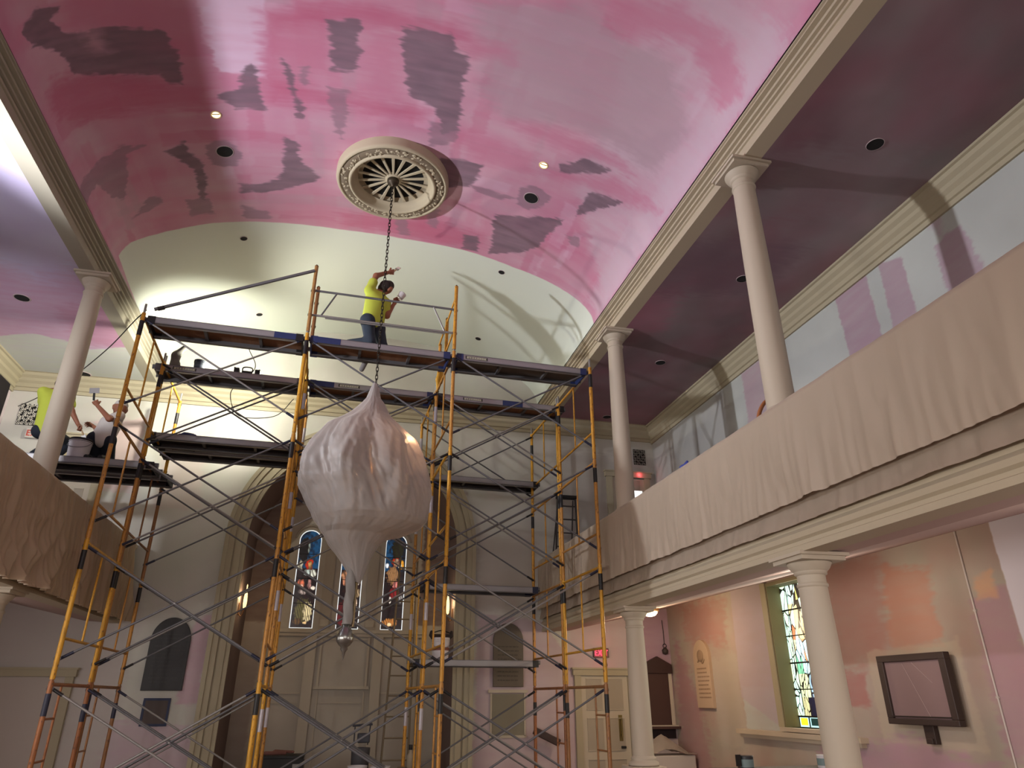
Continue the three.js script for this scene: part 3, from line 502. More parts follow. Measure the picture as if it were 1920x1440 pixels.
{
  const t = thing('chandelier', 'large brass chandelier dimly seen within clear plastic wrap, silvery finial below', 'chandelier', [CH.x - 0.01, 0, CH.z]);
  const BR = flat(120, 104, 78, 0.35, { metalness: 0.8 }), PEW = flat(150, 150, 146, 0.25, { metalness: 0.9 });
  mesh('stem', lathe([[0.01, 5.0], [0.03, 4.98], [0.02, 4.9], [0.018, 4.5], [0.06, 4.42], [0.03, 4.3], [0.09, 4.12], [0.14, 3.95], [0.12, 3.75], [0.04, 3.6], [0.03, 3.4], [0.07, 3.3], [0.02, 3.2], [0.014, 2.3]], 20), BR, t);
  mesh('finial', lathe([[0.012, 2.42], [0.03, 2.36], [0.05, 2.33], [0.045, 2.3], [0.07, 2.26], [0.092, 2.2], [0.09, 2.15], [0.06, 2.11], [0.035, 2.09], [0.04, 2.07], [0.02, 2.04], [0.006, 1.98], [0.001, 1.96]], 24).translate(-0.07, 0, 0), PEW, t);
  for (let i = 0; i < 8; i++) {
    const a = i / 8 * 6.2832 + 0.3, dir = (r, y) => V(r * Math.cos(a), y, r * Math.sin(a));
    const arm = mesh('arm', tube([dir(0.12, 3.85), dir(0.3, 3.62), dir(0.48, 3.68), dir(0.56, 3.86), dir(0.57, 3.95)], 0.014, 24, 6), BR, t);
    const cup = lathe([[0.012, 3.95], [0.05, 3.97], [0.06, 4.0], [0.02, 4.01], [0.014, 4.02], [0.014, 4.14], [0.008, 4.15]], 14); cup.translate(0.57 * Math.cos(a), 0, 0.57 * Math.sin(a)); mesh('candle_cup', cup, flat(190, 180, 160, 0.5), arm);
    const dr = []; for (let q = 0; q < 22; q++) { const g = new THREE.OctahedronGeometry(rr(0.008, 0.016), 0); g.scale(1, 1.8, 1); const p = dir(rr(0.3, 0.64), rr(3.6, 4.0)); g.translate(p.x + rr(-0.05, 0.05), p.y, p.z + rr(-0.05, 0.05)); dr.push(g); }
    mesh('crystal_drops', dr, new THREE.MeshPhysicalMaterial({ color: 0xf4f4f4, roughness: 0.05, metalness: 0.5 }), arm).userData.kind = 'stuff';
  }
  // the one lit bulb
  const at = V(0.44, 4.4, 0.2);
  mesh('bulb', new THREE.SphereGeometry(0.03, 12, 10).translate(at.x, at.y, at.z), new THREE.MeshStandardMaterial({ color: 0xffe2b8, emissive: new THREE.Color(1, 0.62, 0.34), emissiveIntensity: 6 }), t);
  aim(new THREE.PointLight(new THREE.Color(1, 0.56, 0.3), 1.0, 0, 2), V(CH.x + at.x, at.y, CH.z + at.z), null, 1.5);
}
{
  // outline measured at the chandelier's distance: height, left and right edge
  const R = [[5.2, 0.145, 0.19], [5.11, 0.11, 0.225], [4.99, 0.075, 0.25], [4.91, 0.02, 0.31], [4.77, -0.1, 0.375], [4.69, -0.2, 0.445], [4.58, -0.36, 0.555], [4.43, -0.47, 0.7], [4.31, -0.55, 0.765], [4.17, -0.595, 0.81], [4.02, -0.62, 0.845], [3.87, -0.59, 0.89], [3.76, -0.52, 0.905], [3.6, -0.45, 0.905], [3.46, -0.385, 0.88], [3.4, -0.34, 0.83], [3.33, -0.3, 0.67], [3.28, -0.26, 0.47], [3.18, -0.2, 0.36], [3.06, -0.09, 0.3], [2.97, -0.02, 0.27], [2.86, 0.05, 0.235], [2.76, 0.1, 0.2]];
  let wr2; const nu = 200, sub = 7, P = [], I = [], n = (R.length - 1) * sub;
  for (let j = 0; j <= n; j++) {
    const q = Math.min(R.length - 2, Math.floor(j / sub)), f = j / sub - q, [y0, a0, b0] = R[q], [y1, a1, b1] = R[q + 1];
    const y = y0 + (y1 - y0) * f, l = a0 + (a1 - a0) * f, r = b0 + (b1 - b0) * f, c = (l + r) / 2, h = (r - l) / 2;
    for (let i = 0; i <= nu; i++) {
      const a = i / nu * 6.28318, ca = Math.cos(a), sa = Math.sin(a);
      const wr = h * (0.06 * fbm(ca * 2.4, y * 3.2, sa * 2.4, 3) + 0.032 * Math.abs(fbm(ca * 6 + 3, y * 3.2 + ca, sa * 6, 3)) + 0.03 * Math.abs(fbm(ca * 16 + y * 2, y * 7, sa * 16, 2)) - 0.016 * Math.pow(Math.abs(Math.sin(a * 7 + y * 3 + 2 * fbm(y, a, 1, 2))), 6) * Math.min(1, h * 2.4));
      const win = Math.max(0, 1 - Math.abs(y - 4.0) / 0.75), tip = Math.cos(8 * (a - 0.3)); wr2 = wr + h * 0.07 * win * tip + 0.012 * win * Math.sin(a * 37 + y * 11 * (tip > 0 ? 1 : -1)) * Math.abs(tip);
      P.push(c + (h + wr2) * ca, y + 0.03 * fbm(ca * 2, sa * 2, y, 2), (h * 0.86 + wr2) * sa);
    }
  }
  for (let j = 0; j < n; j++) for (let i = 0; i < nu; i++) { const a = j * (nu + 1) + i, b = a + 1, c = a + nu + 1, d = c + 1; I.push(a, b, c, b, d, c); }
  const g = new THREE.BufferGeometry(); g.setAttribute('position', new THREE.Float32BufferAttribute(P, 3)); g.setIndex(I); g.computeVertexNormals();
  const FILM = new THREE.MeshPhysicalMaterial({ color: hex(180, 174, 170), roughness: 0.52, transmission: 0.46, thickness: 0, side: THREE.DoubleSide, sheen: 0.2 });
  const t = thing('plastic_wrap', 'cloudy plastic sheeting bag tied round the hanging chandelier, warm glow inside', 'plastic sheet', [0, 0, CH.z]);
  mesh('bag', g, FILM, t);
  // the gathered tail of the sheet, hanging below the tip
  const T = [], K = []; for (let j = 0; j <= 16; j++) for (let i = 0; i <= 12; i++) { const y = 2.98 - 0.66 * j / 16, a = i / 12 * 6.2832, r = 0.05 + 0.008 * Math.sin(a * 3 + j); T.push(0.09 + (r + 0.006 * fbm(a, y * 6, 1)) * Math.cos(a), y, 0.05 + r * 0.6 * Math.sin(a)); }
  for (let j = 0; j < 16; j++) for (let i = 0; i < 12; i++) { const a = j * 13 + i; K.push(a, a + 1, a + 13, a + 1, a + 14, a + 13); }
  const tg = new THREE.BufferGeometry(); tg.setAttribute('position', new THREE.Float32BufferAttribute(T, 3)); tg.setIndex(K); tg.computeVertexNormals(); mesh('tail', tg, new THREE.MeshPhysicalMaterial({ color: hex(150, 146, 142), roughness: 0.55, transmission: 0.3, thickness: 0, side: THREE.DoubleSide }), t);
}

// ------------------------------------------------------------------ recessed fittings
const onVault = (x, z, o) => { o.position.set(x, vaultY(x), z); const nx = (x - XC) / VA ** 2, ny = (vaultY(x) - VY) / VB ** 2; o.rotation.z = -Math.atan2(nx, ny); return o; };
const DARK = flat(14, 12, 14, 0.9);
function can(name, label, category, r, ring, group) {
  const t = thing(name, label, category, [0, 0, 0], 0, group);
  mesh('trim_ring', lathe([[r, 0.02], [r, -0.004], [r + ring * 0.5, -0.007], [r + ring, -0.003], [r + ring, 0.02]], 28), flat(176, 158, 160, 0.7), t);
  mesh('opening', lathe([[r * 1.02, -0.005], [r * 0.96, -0.004], [0.001, -0.004]], 28), DARK, t);  // flat dark disc in place of a cut hollow
  return t;
}
onVault(-2.08, -7.88, can('ceiling_speaker', 'black round speaker opening below the lit spot on the darker side of vault', 'ceiling speaker', 0.1, 0.015));
onVault(2.16, -7.85, can('ceiling_speaker', 'black round speaker opening below the lit spot beside the plaster medallion', 'ceiling speaker', 0.1, 0.015));
onVault(-2.05, -9.87, can('recessed_light', 'small unlit downlight just inside white primed vault, shaded side', 'recessed light', 0.05, 0.008));
onVault(2.16, -9.85, can('recessed_light', 'small unlit downlight inside white primed vault near the pink edge', 'recessed light', 0.05, 0.008));
onVault(-2.03, -12.35, can('recessed_light', 'small unlit downlight above planks in the brightly lit white vault', 'recessed light', 0.055, 0.008));
onVault(2.22, -12.3, can('recessed_light', 'small unlit downlight in white vault behind the central guard rail post', 'recessed light', 0.055, 0.008));
for (const [x, z, l] of [[-2.1, -7.22, 'small glowing spotlight in vault at the edge of the dark shadow'], [2.15, -7.15, 'small glowing spotlight in the bright pink vault']]) {
  const t = onVault(x, z, thing('recessed_light', l, 'recessed light'));
  mesh('trim_ring', lathe([[0.05, 0.02], [0.05, -0.004], [0.06, -0.008], [0.068, -0.002], [0.068, 0.02]], 24), flat(226, 200, 150, 0.5), t);
  mesh('bulb', lathe([[0.05, -0.002], [0.03, -0.006], [0.001, -0.008]], 24), new THREE.MeshStandardMaterial({ color: 0xffe8c0, emissive: new THREE.Color(1, 0.78, 0.4), emissiveIntensity: 2.6 }), t);
  mesh('baffle', span(-0.046, 0.046, -0.012, 0, 0.012, 0.022), flat(150, 100, 50, 0.6), t);
  const n = V((x - XC) / VA ** 2, (vaultY(x) - VY) / VB ** 2, 0).normalize();
  aim(new THREE.SpotLight(new THREE.Color(1, 0.8, 0.5), 2.0, 0, 55 * D2R, 0.6, 2), V(x, vaultY(x), z).addScaledVector(n, -0.03), V(x, 0, z).addScaledVector(n, -1), 2);
}
const RC = [[-4.62, 'nearest to viewer'], [-7.29, 'half hidden by the tall column'], [-10.04, 'between the two upper columns'], [-12.7, 'farthest, near the end wall cornice']];
RC.forEach(([z, w]) => can('recessed_light', `unlit downlight in dark ceiling over pale draped gallery, ${w}`, 'recessed light', 0.085, 0.007).position.set(5.07, YC - 0.001, z));
[[-4.98, -10.2, 'over brown draped gallery, in the pink paint'], [-4.92, -12.9, 'over brown draped gallery, in white primed part']].forEach(([x, z, w]) => can('recessed_light', `unlit round downlight in ceiling ${w}`, 'recessed light', 0.095, 0.02).position.set(x, YC - 0.001, z));

// ------------------------------------------------------------------ scaffold: two towers of four lifts, turned two degrees against the nave
const TH = 2 * D2R, SO = V(0, 0, -9.15);
const L = (lx, y, lz) => V(SO.x + lx * Math.cos(TH) + lz * Math.sin(TH), y, SO.z - lx * Math.sin(TH) + lz * Math.cos(TH));
const SX = [-2.944, -0.817, 1.299, 3.463], LIFT = 1.52, BASE = 0.24, TUBE = 0.027;
const ROWZ = [[0, -1.525], [-1.62, -3.145]];
function paintTex(c, chips, n0) { // enamel with rust and worn chips
  return glassTex(64, 256, (u, v) => { const n = fbm(u * 7, v * 26, n0, 4), k = fbm(u * 3 + 9, v * 7, n0 + 4, 3); let q = mixc(c, c.map((x) => x * 0.8), Math.max(0, k * 2)); if (n > 0.2) q = mixc(q, chips, Math.min(1, (n - 0.2) * 7)); return q; });
}
const enamel = (c, chips, n, rough = 0.45) => new THREE.MeshStandardMaterial({ map: paintTex(c, chips, n), roughness: rough, metalness: 0.15 });
const YEL = [enamel([196, 140, 44], [112, 66, 34], 3), enamel([204, 150, 40], [124, 84, 50], 13), enamel([184, 130, 56], [100, 70, 50], 23)];
const RUST = [enamel([156, 98, 56], [92, 62, 48], 33), enamel([150, 104, 62], [110, 74, 60], 43)];
const GALV = new THREE.MeshStandardMaterial({ color: hex(140, 138, 136), roughness: 0.42, metalness: 0.4 });
const GALVD = new THREE.MeshStandardMaterial({ color: hex(104, 104, 108), roughness: 0.5, metalness: 0.3 });
const NAVY = flat(30, 34, 58, 0.5), INK = flat(22, 20, 22, 0.5), WORN = flat(176, 170, 176, 0.4, { metalness: 0.3 });
const legGeo = bar(V(0, 0.02, 0), V(0, 1.52, 0), TUBE, 10), bandGeo = bar(V(0, 1.18, 0), V(0, 1.4, 0), TUBE + 0.0025, 10), wornGeo = bar(V(0, 0.95, 0), V(0, 1.22, 0), TUBE + 0.002, 10);
const topGeo = bar(V(0, 1.49, -0.76), V(0, 1.49, 0.76), 0.02, 8), lowGeo = bar(V(0, 0.44, -0.76), V(0, 0.44, 0.76), 0.017, 8), midGeo = bar(V(0, 0.44, 0), V(0, 1.48, 0), 0.013, 8);
const studGeo = mergeGeometries([bar(V(-0.035, 0, 0), V(0.035, 0, 0), 0.008, 6), bar(V(0.03, -0.02, 0), V(0.03, 0.02, 0), 0.004, 5), bar(V(-0.03, -0.02, 0), V(-0.03, 0.02, 0), 0.004, 5)]);
const collarGeo = bar(V(0, 1.5, 0), V(0, 1.56, 0), 0.02, 8), pinGeo = bar(V(0, 1.5, 0), V(0, 1.66, 0), 0.016, 8);
const stileGeo = bar(V(0, 0.06, 0.38), V(0, 1.48, 0.38), 0.014, 8), rungGeo = bar(V(0, 0, 0.38), V(0, 0, 0.76), 0.012, 6);
const jackGeo = mergeGeometries([bar(V(0, -0.23, 0), V(0, 0.1, 0), 0.015, 8), box(0.16, 0.012, 0.16, 0, -0.234, 0), bar(V(-0.06, -0.02, 0), V(0.06, -0.02, 0), 0.009, 6)].map((g) => g.toNonIndexed()));
const END = ['at the brown draped gallery end', 'second from the brown draped gallery', 'second from the pale draped gallery', 'at the pale draped gallery end'];
const BAYS = ['bay by brown draped gallery', 'middle bay behind chandelier', 'bay by pale draped gallery'];
const TIER = ['lowest lift', 'second lift up', 'third lift up', 'topmost lift'], TOWER = ['near tower', 'far tower'];
for (let tw = 0; tw < 2; tw++) for (let s = 0; s < 4; s++) for (let k = 0; k < 4; k++) {
  const rust = (k === 0 && s !== 1 && s !== 2) || (s === 0 && k === 2 && tw === 1), M = rust ? RUST[(s + tw) % 2] : YEL[(s + k + tw) % 3];
  const zc = (ROWZ[tw][0] + ROWZ[tw][1]) / 2, y = BASE + LIFT * k, p = L(SX[s], y, zc);
  const t = thing('scaffold_section', `${rust ? 'rusty brown' : 'ochre yellow'} scaffold frame of ${TOWER[tw]}, ${END[s]}, ${TIER[k]}`, 'scaffold frame', [p.x, p.y, p.z], TH, 'scaffold frames of the two towers');
  for (const z of [0.7625, -0.7625]) {
    const leg = mesh('leg', legGeo, M, t); leg.position.z = z; leg.rotation.y = rr(0, 6);
    const b = mesh('paint_band', (s === 1 || s === 2) && z < 0 ? wornGeo : bandGeo, (s === 1 || s === 2) && z < 0 ? WORN : k === 0 && s === 0 ? NAVY : INK, leg); if ((k + s) % 3 === 0 && z < 0) b.scale.y = 0.92;
    const c = mesh('coupling_pin', k === 3 ? pinGeo : collarGeo, k === 3 ? GALV : M, t); c.position.z = z;
    for (const sy of [0.23, 1.45]) { const st = mesh('brace_stud', studGeo, GALVD, t); st.position.set(0, sy, z); }
    if (k === 0) mesh('screw_jack', jackGeo, GALV, t).position.z = z;
  }
  mesh('top_bar', topGeo, M, t);
  if (k) { mesh('lower_bar', lowGeo, M, t); mesh('centre_post', midGeo, M, t); }
  else { mesh('ladder_post', stileGeo, M, t); for (const ry of [0.33, 0.74, 1.15]) mesh('rung', rungGeo, M, t).position.y = ry; }
}
// crossed braces, one pair in every bay of every row and lift
const FACE = [['front face', 'near tower'], ['rear face', 'near tower'], ['front face', 'far tower'], ['rear face', 'far tower']];
[0, -1.525, -1.62, -3.145].forEach((lz, f) => {
  for (let b = 0; b < 3; b++) for (let k = 0; k < 4; k++) {
    if (f === 3 && k === 3 && b !== 2) continue;
    const off = f % 2 ? 0.04 : -0.04, yu = BASE + LIFT * k + 1.45, yl = BASE + LIFT * k + 0.23, o = L((SX[b] + SX[b + 1]) / 2, 0, lz + off), hw = (SX[b + 1] - SX[b]) / 2 - 0.01;
    const t = thing('cross_brace', `grey cross braces, ${FACE[f][0]} of ${FACE[f][1]}, ${BAYS[b]}, ${TIER[k]}`, 'cross brace', [o.x, 0, o.z], TH, 'cross braces of the scaffold');
    const pts = [[V(-hw, yu, 0.012), V(hw, yl, 0.012)], [V(-hw, yl, -0.012), V(hw, yu, -0.012)]];
    for (const [a, c] of pts) {
      const m = mesh('brace_tube', bar(a, c, 0.0135, 7), (k + b + f) % 3 ? GALVD : GALV, t), d = c.clone().sub(a).normalize();
      mesh('brace_end', bar(a, a.clone().addScaledVector(d, 0.14), 0.018, 7), (k + f) % 2 ? NAVY : INK, m); mesh('brace_end', bar(c, c.clone().addScaledVector(d, -0.14), 0.018, 7), (b + f) % 2 ? INK : NAVY, m);
    }
    mesh('pivot_bolt', bar(V(0, (yu + yl) / 2, -0.03), V(0, (yu + yl) / 2, 0.03), 0.012, 6), GALV, t);
  }
});
// aluminium planks with plywood decks
const ALU = new THREE.MeshStandardMaterial({ color: hex(150, 148, 150), roughness: 0.42, metalness: 0.45 });
const ALUD = new THREE.MeshStandardMaterial({ color: hex(104, 102, 104), roughness: 0.5, metalness: 0.4 });
const plyTex = glassTex(256, 64, (u, v) => { const n = fbm(u * 14, v * 5, 2, 4), k = fbm(u * 3, v * 22, 7, 3); return mixc([156, 112, 80], [108, 76, 56], Math.max(0, Math.min(1, 0.5 + n + k))); });
const PLY = new THREE.MeshStandardMaterial({ map: plyTex, roughness: 0.8 }), PLYG = flat(96, 88, 80, 0.8);
const plateTex = glassTex(128, 32, (u, v) => { if (u < 0.05 || u > 0.95 || v < 0.12 || v > 0.88) return [20, 20, 18]; const cell = Math.floor(u * 9), f = (u * 9) % 1; return f > 0.2 && f < 0.8 && v > 0.28 && v < 0.72 && (Math.sin(cell * 12.9 + Math.floor(v * 9) * 4.1) > -0.1) ? [26, 26, 24] : [172, 170, 150]; });
const PLATE = new THREE.MeshStandardMaterial({ map: plateTex, roughness: 0.5 });
const BLUE = flat(32, 44, 88, 0.6);
function plank(label, x0, x1, y, lz, { deck = PLY, ends = BLUE, plate, tape } = {}) { // x along the scaffold, front edge at lz
  const len = x1 - x0, o = L((x0 + x1) / 2, y, lz - 0.24), t = thing('scaffold_plank', label, 'scaffold plank', [o.x, o.y, o.z], TH, 'aluminium scaffold planks');
  const D = 0.24, H = len / 2;
  for (const s of [1, -1]) {
    const r = mesh('side_rail', [span(-H, H, -0.1, 0, s * D - s * 0.014, s * D), span(-H, H, -0.1, -0.086, s * (D - 0.07), s * D), span(-H, H, -0.012, 0, s * (D - 0.04), s * D)], s > 0 ? ALU : ALUD, t);
    if (s > 0 && plate !== undefined) { const g = span(plate, plate + 0.34, -0.072, -0.022, D, D + 0.003); mesh('maker_plate', uvFrom(g, (x) => (x - plate) / 0.34, (x, yy) => (yy + 0.072) / 0.05), PLATE, r); }
    if (s > 0 && tape !== undefined) mesh('blue_tape', span(tape, tape + 0.36, -0.096, -0.002, D, D + 0.003), BLUE, r);
  }
  mesh('deck', uvFrom(span(-H + 0.01, H - 0.01, -0.02, -0.002, -D + 0.014, D - 0.014), (x) => x / 2, (x, yy, z) => z / 0.5), deck, t);
  for (const x of [-H * 0.3, H * 0.42]) mesh('cross_rib', span(x - 0.02, x + 0.02, -0.06, -0.02, -D + 0.014, D - 0.014), ALUD, t);
  for (const s of [1, -1]) {
    mesh('end_cap', [span(s * (H - 0.1), s * H, -0.104, 0.004, D - 0.02, D + 0.004), span(s * (H - 0.1), s * H, -0.104, 0.004, -D - 0.004, -D + 0.02), span(s * (H - 0.02), s * H, -0.1, 0, -D, D)], ends, t);
    for (const z of [0.16, -0.16]) mesh('hook', [span(s * H, s * (H + 0.05), -0.045, 0.005, z - 0.02, z + 0.02), span(s * (H + 0.035), s * (H + 0.05), -0.06, -0.04, z - 0.02, z + 0.02)], GALVD, t);
  }
  return t;
}
const Y4 = BASE + LIFT * 3 + 1.5, Y3 = Y4 - LIFT, Y2 = Y3 - LIFT;
const g5 = 0.05;
plank('topmost near plank beside the brown draped gallery, brown plywood underside', SX[0] + g5, SX[1] - g5, Y4, -0.02, { ends: INK, tape: 0.62 });
plank('topmost near plank in the middle bay, painter in yellow shirt kneeling on it', SX[1] + g5, SX[2] - g5, Y4, -0.02, { tape: -0.95 });
plank('topmost near plank beside the pale draped gallery, reaching the cornice', SX[2] + g5, SX[3] - g5, Y4, -0.02, { deck: PLYG, plate: -0.9 });
plank('upper plank of far tower carrying the twin work lamp', SX[0] - 0.13, SX[1] - g5, Y4 + 0.01, -1.6, { deck: PLYG, ends: ALUD, plate: -0.85 });
plank('upper plank of far tower behind the top of the wrapped chandelier', SX[1] + g5, SX[2] - g5, Y4 + 0.01, -1.6, { tape: -0.98, plate: -0.55 });
plank('upper plank of far tower beside the pale draped gallery, blue tape on it', SX[2] + g5, SX[3] + 0.13, Y4 + 0.01, -1.6, { ends: INK, plate: -0.7, tape: 0 });
const YL = BASE + LIFT * 3 + 0.48, YL2 = BASE + LIFT * 2 + 0.48, YL1 = BASE + LIFT + 0.48;
plank('front plank of the lower pair in the bay beside the brown draped gallery', SX[0] - 0.06, SX[1] - g5, YL, -1.85, { deck: flat(44, 40, 40), ends: INK });
plank('rear plank of the lower pair beside brown draped gallery, bright strip along it', SX[0] - 0.02, SX[1] - g5, YL, -2.45, { deck: flat(44, 40, 40), ends: INK, plate: -0.85 });
plank('grey plank across far tower level with the exit sign of the gallery', SX[2] + 0.1, SX[3] + 0.04, YL, -2.88, { deck: flat(60, 52, 50), ends: INK });
plank('grey plank with blue ends below the gallery parapet, over arched tablet', SX[2] + 0.1, SX[3] - 0.1, Y2 + 0.06, -2.55, { deck: flat(60, 52, 50), ends: NAVY });
plank('lowest grey plank with white bucket standing on it', SX[2] + 0.02, SX[3] - 0.05, YL1 - 0.08, -2.75, { deck: flat(60, 56, 54), ends: INK });
plank('front plank bridging from the scaffold to brown draped gallery, painters on it', -5.3, -2.82, Y3, -1.75, { deck: flat(50, 44, 42), ends: INK });
plank('rear plank bridging from the scaffold to brown draped gallery, darker', -5.2, -2.72, Y3, -2.35, { deck: flat(50, 44, 42), ends: INK });
// guard posts, rails and the long raker on the top
const YT = BASE + LIFT * 4, guard = (lx, lz, h, label, m) => {
  const p = L(lx, YT, lz), t = thing('guard_post', label, 'guard post', [p.x, p.y, p.z], TH, 'guard rail posts');
  mesh('post', bar(V(0, 0.03, 0), V(0, h, 0), TUBE, 10), m, t);
  mesh('cap', bar(V(0, h, 0), V(0, h + 0.025, 0), TUBE + 0.003, 10, 0.012), INK, t);
  for (const y of [0.3, 0.7]) mesh('lock_stud', studGeo, GALVD, t).position.y = y;
};
guard(SX[1], 0, 1.13, 'brownish guard post above top planks, grey raking tube fixed to its tip', enamel([166, 124, 72], [110, 84, 60], 71));
guard(SX[1] + 0.05, -0.35, 0.98, 'thin guard post close behind the post holding the raking tube', RUST[1]);
guard(SX[2], 0, 1.13, 'orange guard post above top planks near the painter, free tip', YEL[0]);
guard(SX[2], -0.75, 0.96, 'short orange guard post behind the free standing orange one', YEL[1]);
guard(SX[2] + 0.02, -1.5, 0.86, 'pale short guard post farthest behind painter, beside hanging yellow sling', YEL[2]);
function panel(lz, label) {
  const t = thing('guard_rail', label, 'guard rail', [0, 0, 0], 0, 'guard rail panels');
  const a = (f, y) => L(SX[1] + (SX[2] - SX[1]) * f, YT + y, lz);
  mesh('top_rail', bar(a(0, 0.73), a(1, 0.73), 0.017, 8), GALVD, t);
  mesh('lower_rail', bar(a(0, 0.32), a(1, 0.32), 0.017, 8), GALV, t); mesh('lower_rail', bar(a(0.1, 0.29), a(0.93, 0.29), 0.01, 8), GALV, t);
  mesh('strut', bar(a(0.07, 0.32), a(0.16, 0.73), 0.013, 8), GALVD, t); mesh('strut', bar(a(0.93, 0.32), a(0.84, 0.73), 0.013, 8), GALV, t);
}
panel(-0.03, 'grey tubular guard rail in front of the kneeling painter');
{
  const t = thing('guard_rail', 'ochre end rails running back between the guard posts near the painter', 'guard rail');
  for (const y of [0.95, 0.4]) mesh('top_rail', bar(L(SX[2], YT + y, 0), L(SX[2], YT + y - 0.1, -1.5), 0.015, 8), YEL[0], t);
  const r = thing('raking_tube', 'long grey tube raking from the scaffold corner up to guard post tip', 'tube');
  mesh('tube', bar(L(SX[0] + 0.12, YT + 0.06, 0.03), L(SX[1] - 0.02, YT + 1.03, 0.03), 0.024, 10), GALVD, r);
  mesh('clamp', bar(L(SX[0] + 0.16, YT + 0.075, 0.03), L(SX[0] + 0.24, YT + 0.11, 0.03), 0.03, 10), INK, r);
}

// ------------------------------------------------------------------ dust sheets over the gallery fronts
function drape(name, label, path, z0, z1, hem, amp, m, k) { // path: [d from the rail line, height] over the rail and down, s = +1 for x growing outwards
  const nz = 520, nv = 34, P = [], I = [];
  const len = [0]; for (let i = 1; i < path.length; i++) len.push(len[i - 1] + Math.hypot(path[i][0] - path[i - 1][0], path[i][1] - path[i - 1][1]));
  for (let j = 0; j <= nz; j++) {
    const z = z0 + (z1 - z0) * j / nz;
    for (let i = 0; i <= nv; i++) {
      const v = i / nv, s = v * len.at(-1); let q = 0; while (q < path.length - 2 && len[q + 1] < s) q++;
      const f = (s - len[q]) / (len[q + 1] - len[q]); let x = path[q][0] + (path[q + 1][0] - path[q][0]) * f, y = path[q][1] + (path[q + 1][1] - path[q][1]) * f;
      const hang = Math.max(0, (v - 0.3) / 0.7); if (hang > 0) y += hem(z) * hang;
      const wob = amp * Math.max(0, v - 0.22) * (fbm(z * 2.6, v * 0.9 + k, k, 3) * 1.6 + 0.7 * Math.pow(Math.abs(fbm(z * 11 + 0.8 * fbm(z, v * 2, 4, 2), v * 0.5, k + 9, 2)), 0.8) + 0.5 * fbm(z * 1.1 - v * 1.6, v * 1.8 + z * 0.5, k + 5, 3));
      const swag = k < 0 ? 0.035 * Math.max(0, v - 0.2) * Math.pow(0.5 + 0.5 * Math.sin(15 * (y - 1.3 * Math.min(0.5, (z + 8.75) ** 2))), 3) * Math.max(0, 1 - Math.abs(z + 8.75) / 1.3) * 3 : 0;
      P.push(x - Math.sign(k) * (Math.abs(wob) + swag + 0.012), y + 0.012 * fbm(z * 3, k, 1, 2), z);
    }
  }
  for (let j = 0; j < nz; j++) for (let i = 0; i < nv; i++) { const a = j * (nv + 1) + i, b = a + 1, c = a + nv + 1, d = c + 1; I.push(a, b, c, b, d, c); }
  const g = new THREE.BufferGeometry(); g.setAttribute('position', new THREE.Float32BufferAttribute(P, 3)); g.setIndex(I); g.computeVertexNormals();
  return tag(mesh(name, g, m), label, 'dust sheet');
}
const SHEET = new THREE.MeshPhysicalMaterial({ color: hex(184, 167, 148), roughness: 0.6, transmission: 0.2, thickness: 0, side: THREE.DoubleSide });
const SHEETL = new THREE.MeshPhysicalMaterial({ color: hex(168, 146, 120), roughness: 0.62, transmission: 0.12, thickness: 0, side: THREE.DoubleSide });  // browner than the beige sheet, with the shade there put into the colour
drape('dust_sheet', 'long pale beige plastic dust sheet hanging over the sunlit gallery parapet', [[4.0, 3.9], [3.99, 4.0], [3.85, 4.01], [3.66, 4.0], [3.655, 3.9], [3.65, 3.1]], -1.0, ZF + 0.02, (z) => 0.014 * fbm(z * 2, 3, 1, 3), 0.075, SHEET, 3);
drape('dust_sheet', 'lower greyish plastic sheet showing below the beige sheet of sunlit gallery', [[3.745, 3.5], [3.735, 3.3], [3.715, 3.1], [3.7, 2.99], [3.685, 2.93]], -1.0, ZF + 0.02, (z) => 0.02 * fbm(z * 2.4, 5, 1, 3), 0.05, new THREE.MeshPhysicalMaterial({ color: hex(166, 149, 132), roughness: 0.6, transmission: 0.15, thickness: 0, side: THREE.DoubleSide }), 7);
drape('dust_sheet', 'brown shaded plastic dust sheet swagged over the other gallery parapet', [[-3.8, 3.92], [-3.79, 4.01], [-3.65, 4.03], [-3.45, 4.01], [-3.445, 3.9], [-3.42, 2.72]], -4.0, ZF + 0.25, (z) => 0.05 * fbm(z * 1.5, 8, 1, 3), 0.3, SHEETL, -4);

// ------------------------------------------------------------------ signs, grilles, tablets, doors
const { FontLoader } = await import('three/addons/loaders/FontLoader.js');
const { TextGeometry } = await import('three/addons/geometries/TextGeometry.js');
const FONT = await new FontLoader().loadAsync('fonts/droid/droid_sans_bold.typeface.json');
const REDLIT = new THREE.MeshStandardMaterial({ color: 0x801018, emissive: new THREE.Color(1, 0.08, 0.14), emissiveIntensity: 1.6 }), REDOFF = flat(196, 84, 70, 0.6);
function exitSign(label, x, y, z, w, lit, plate) {
  const t = thing('exit_sign', label, 'exit sign', [x, y, z]);
  mesh('housing', box(w, w * 0.56, 0.05, 0, 0, 0.025, 0.008), plate, t);
  const g = new TextGeometry('EXIT', { font: FONT, size: w * 0.34, depth: 0.006, curveSegments: 3 }); g.computeBoundingBox(); const b = g.boundingBox;
  g.scale(w * 0.86 / (b.max.x - b.min.x), 1, 1); g.computeBoundingBox(); g.translate(-(g.boundingBox.max.x + g.boundingBox.min.x) / 2, -w * 0.17, 0.05);
  mesh('lettering', g, lit ? REDLIT : REDOFF, t);
  if (lit) aim(new THREE.PointLight(new THREE.Color(1, 0.1, 0.15), 0.1, 0, 2), V(x, y, z + 0.1), null, 3);
  return t;
}
exitSign('red lit exit sign on gallery wall behind the farther upper column', 5.86, 5.86, ZF, 0.26, true, flat(120, 104, 104, 0.6));
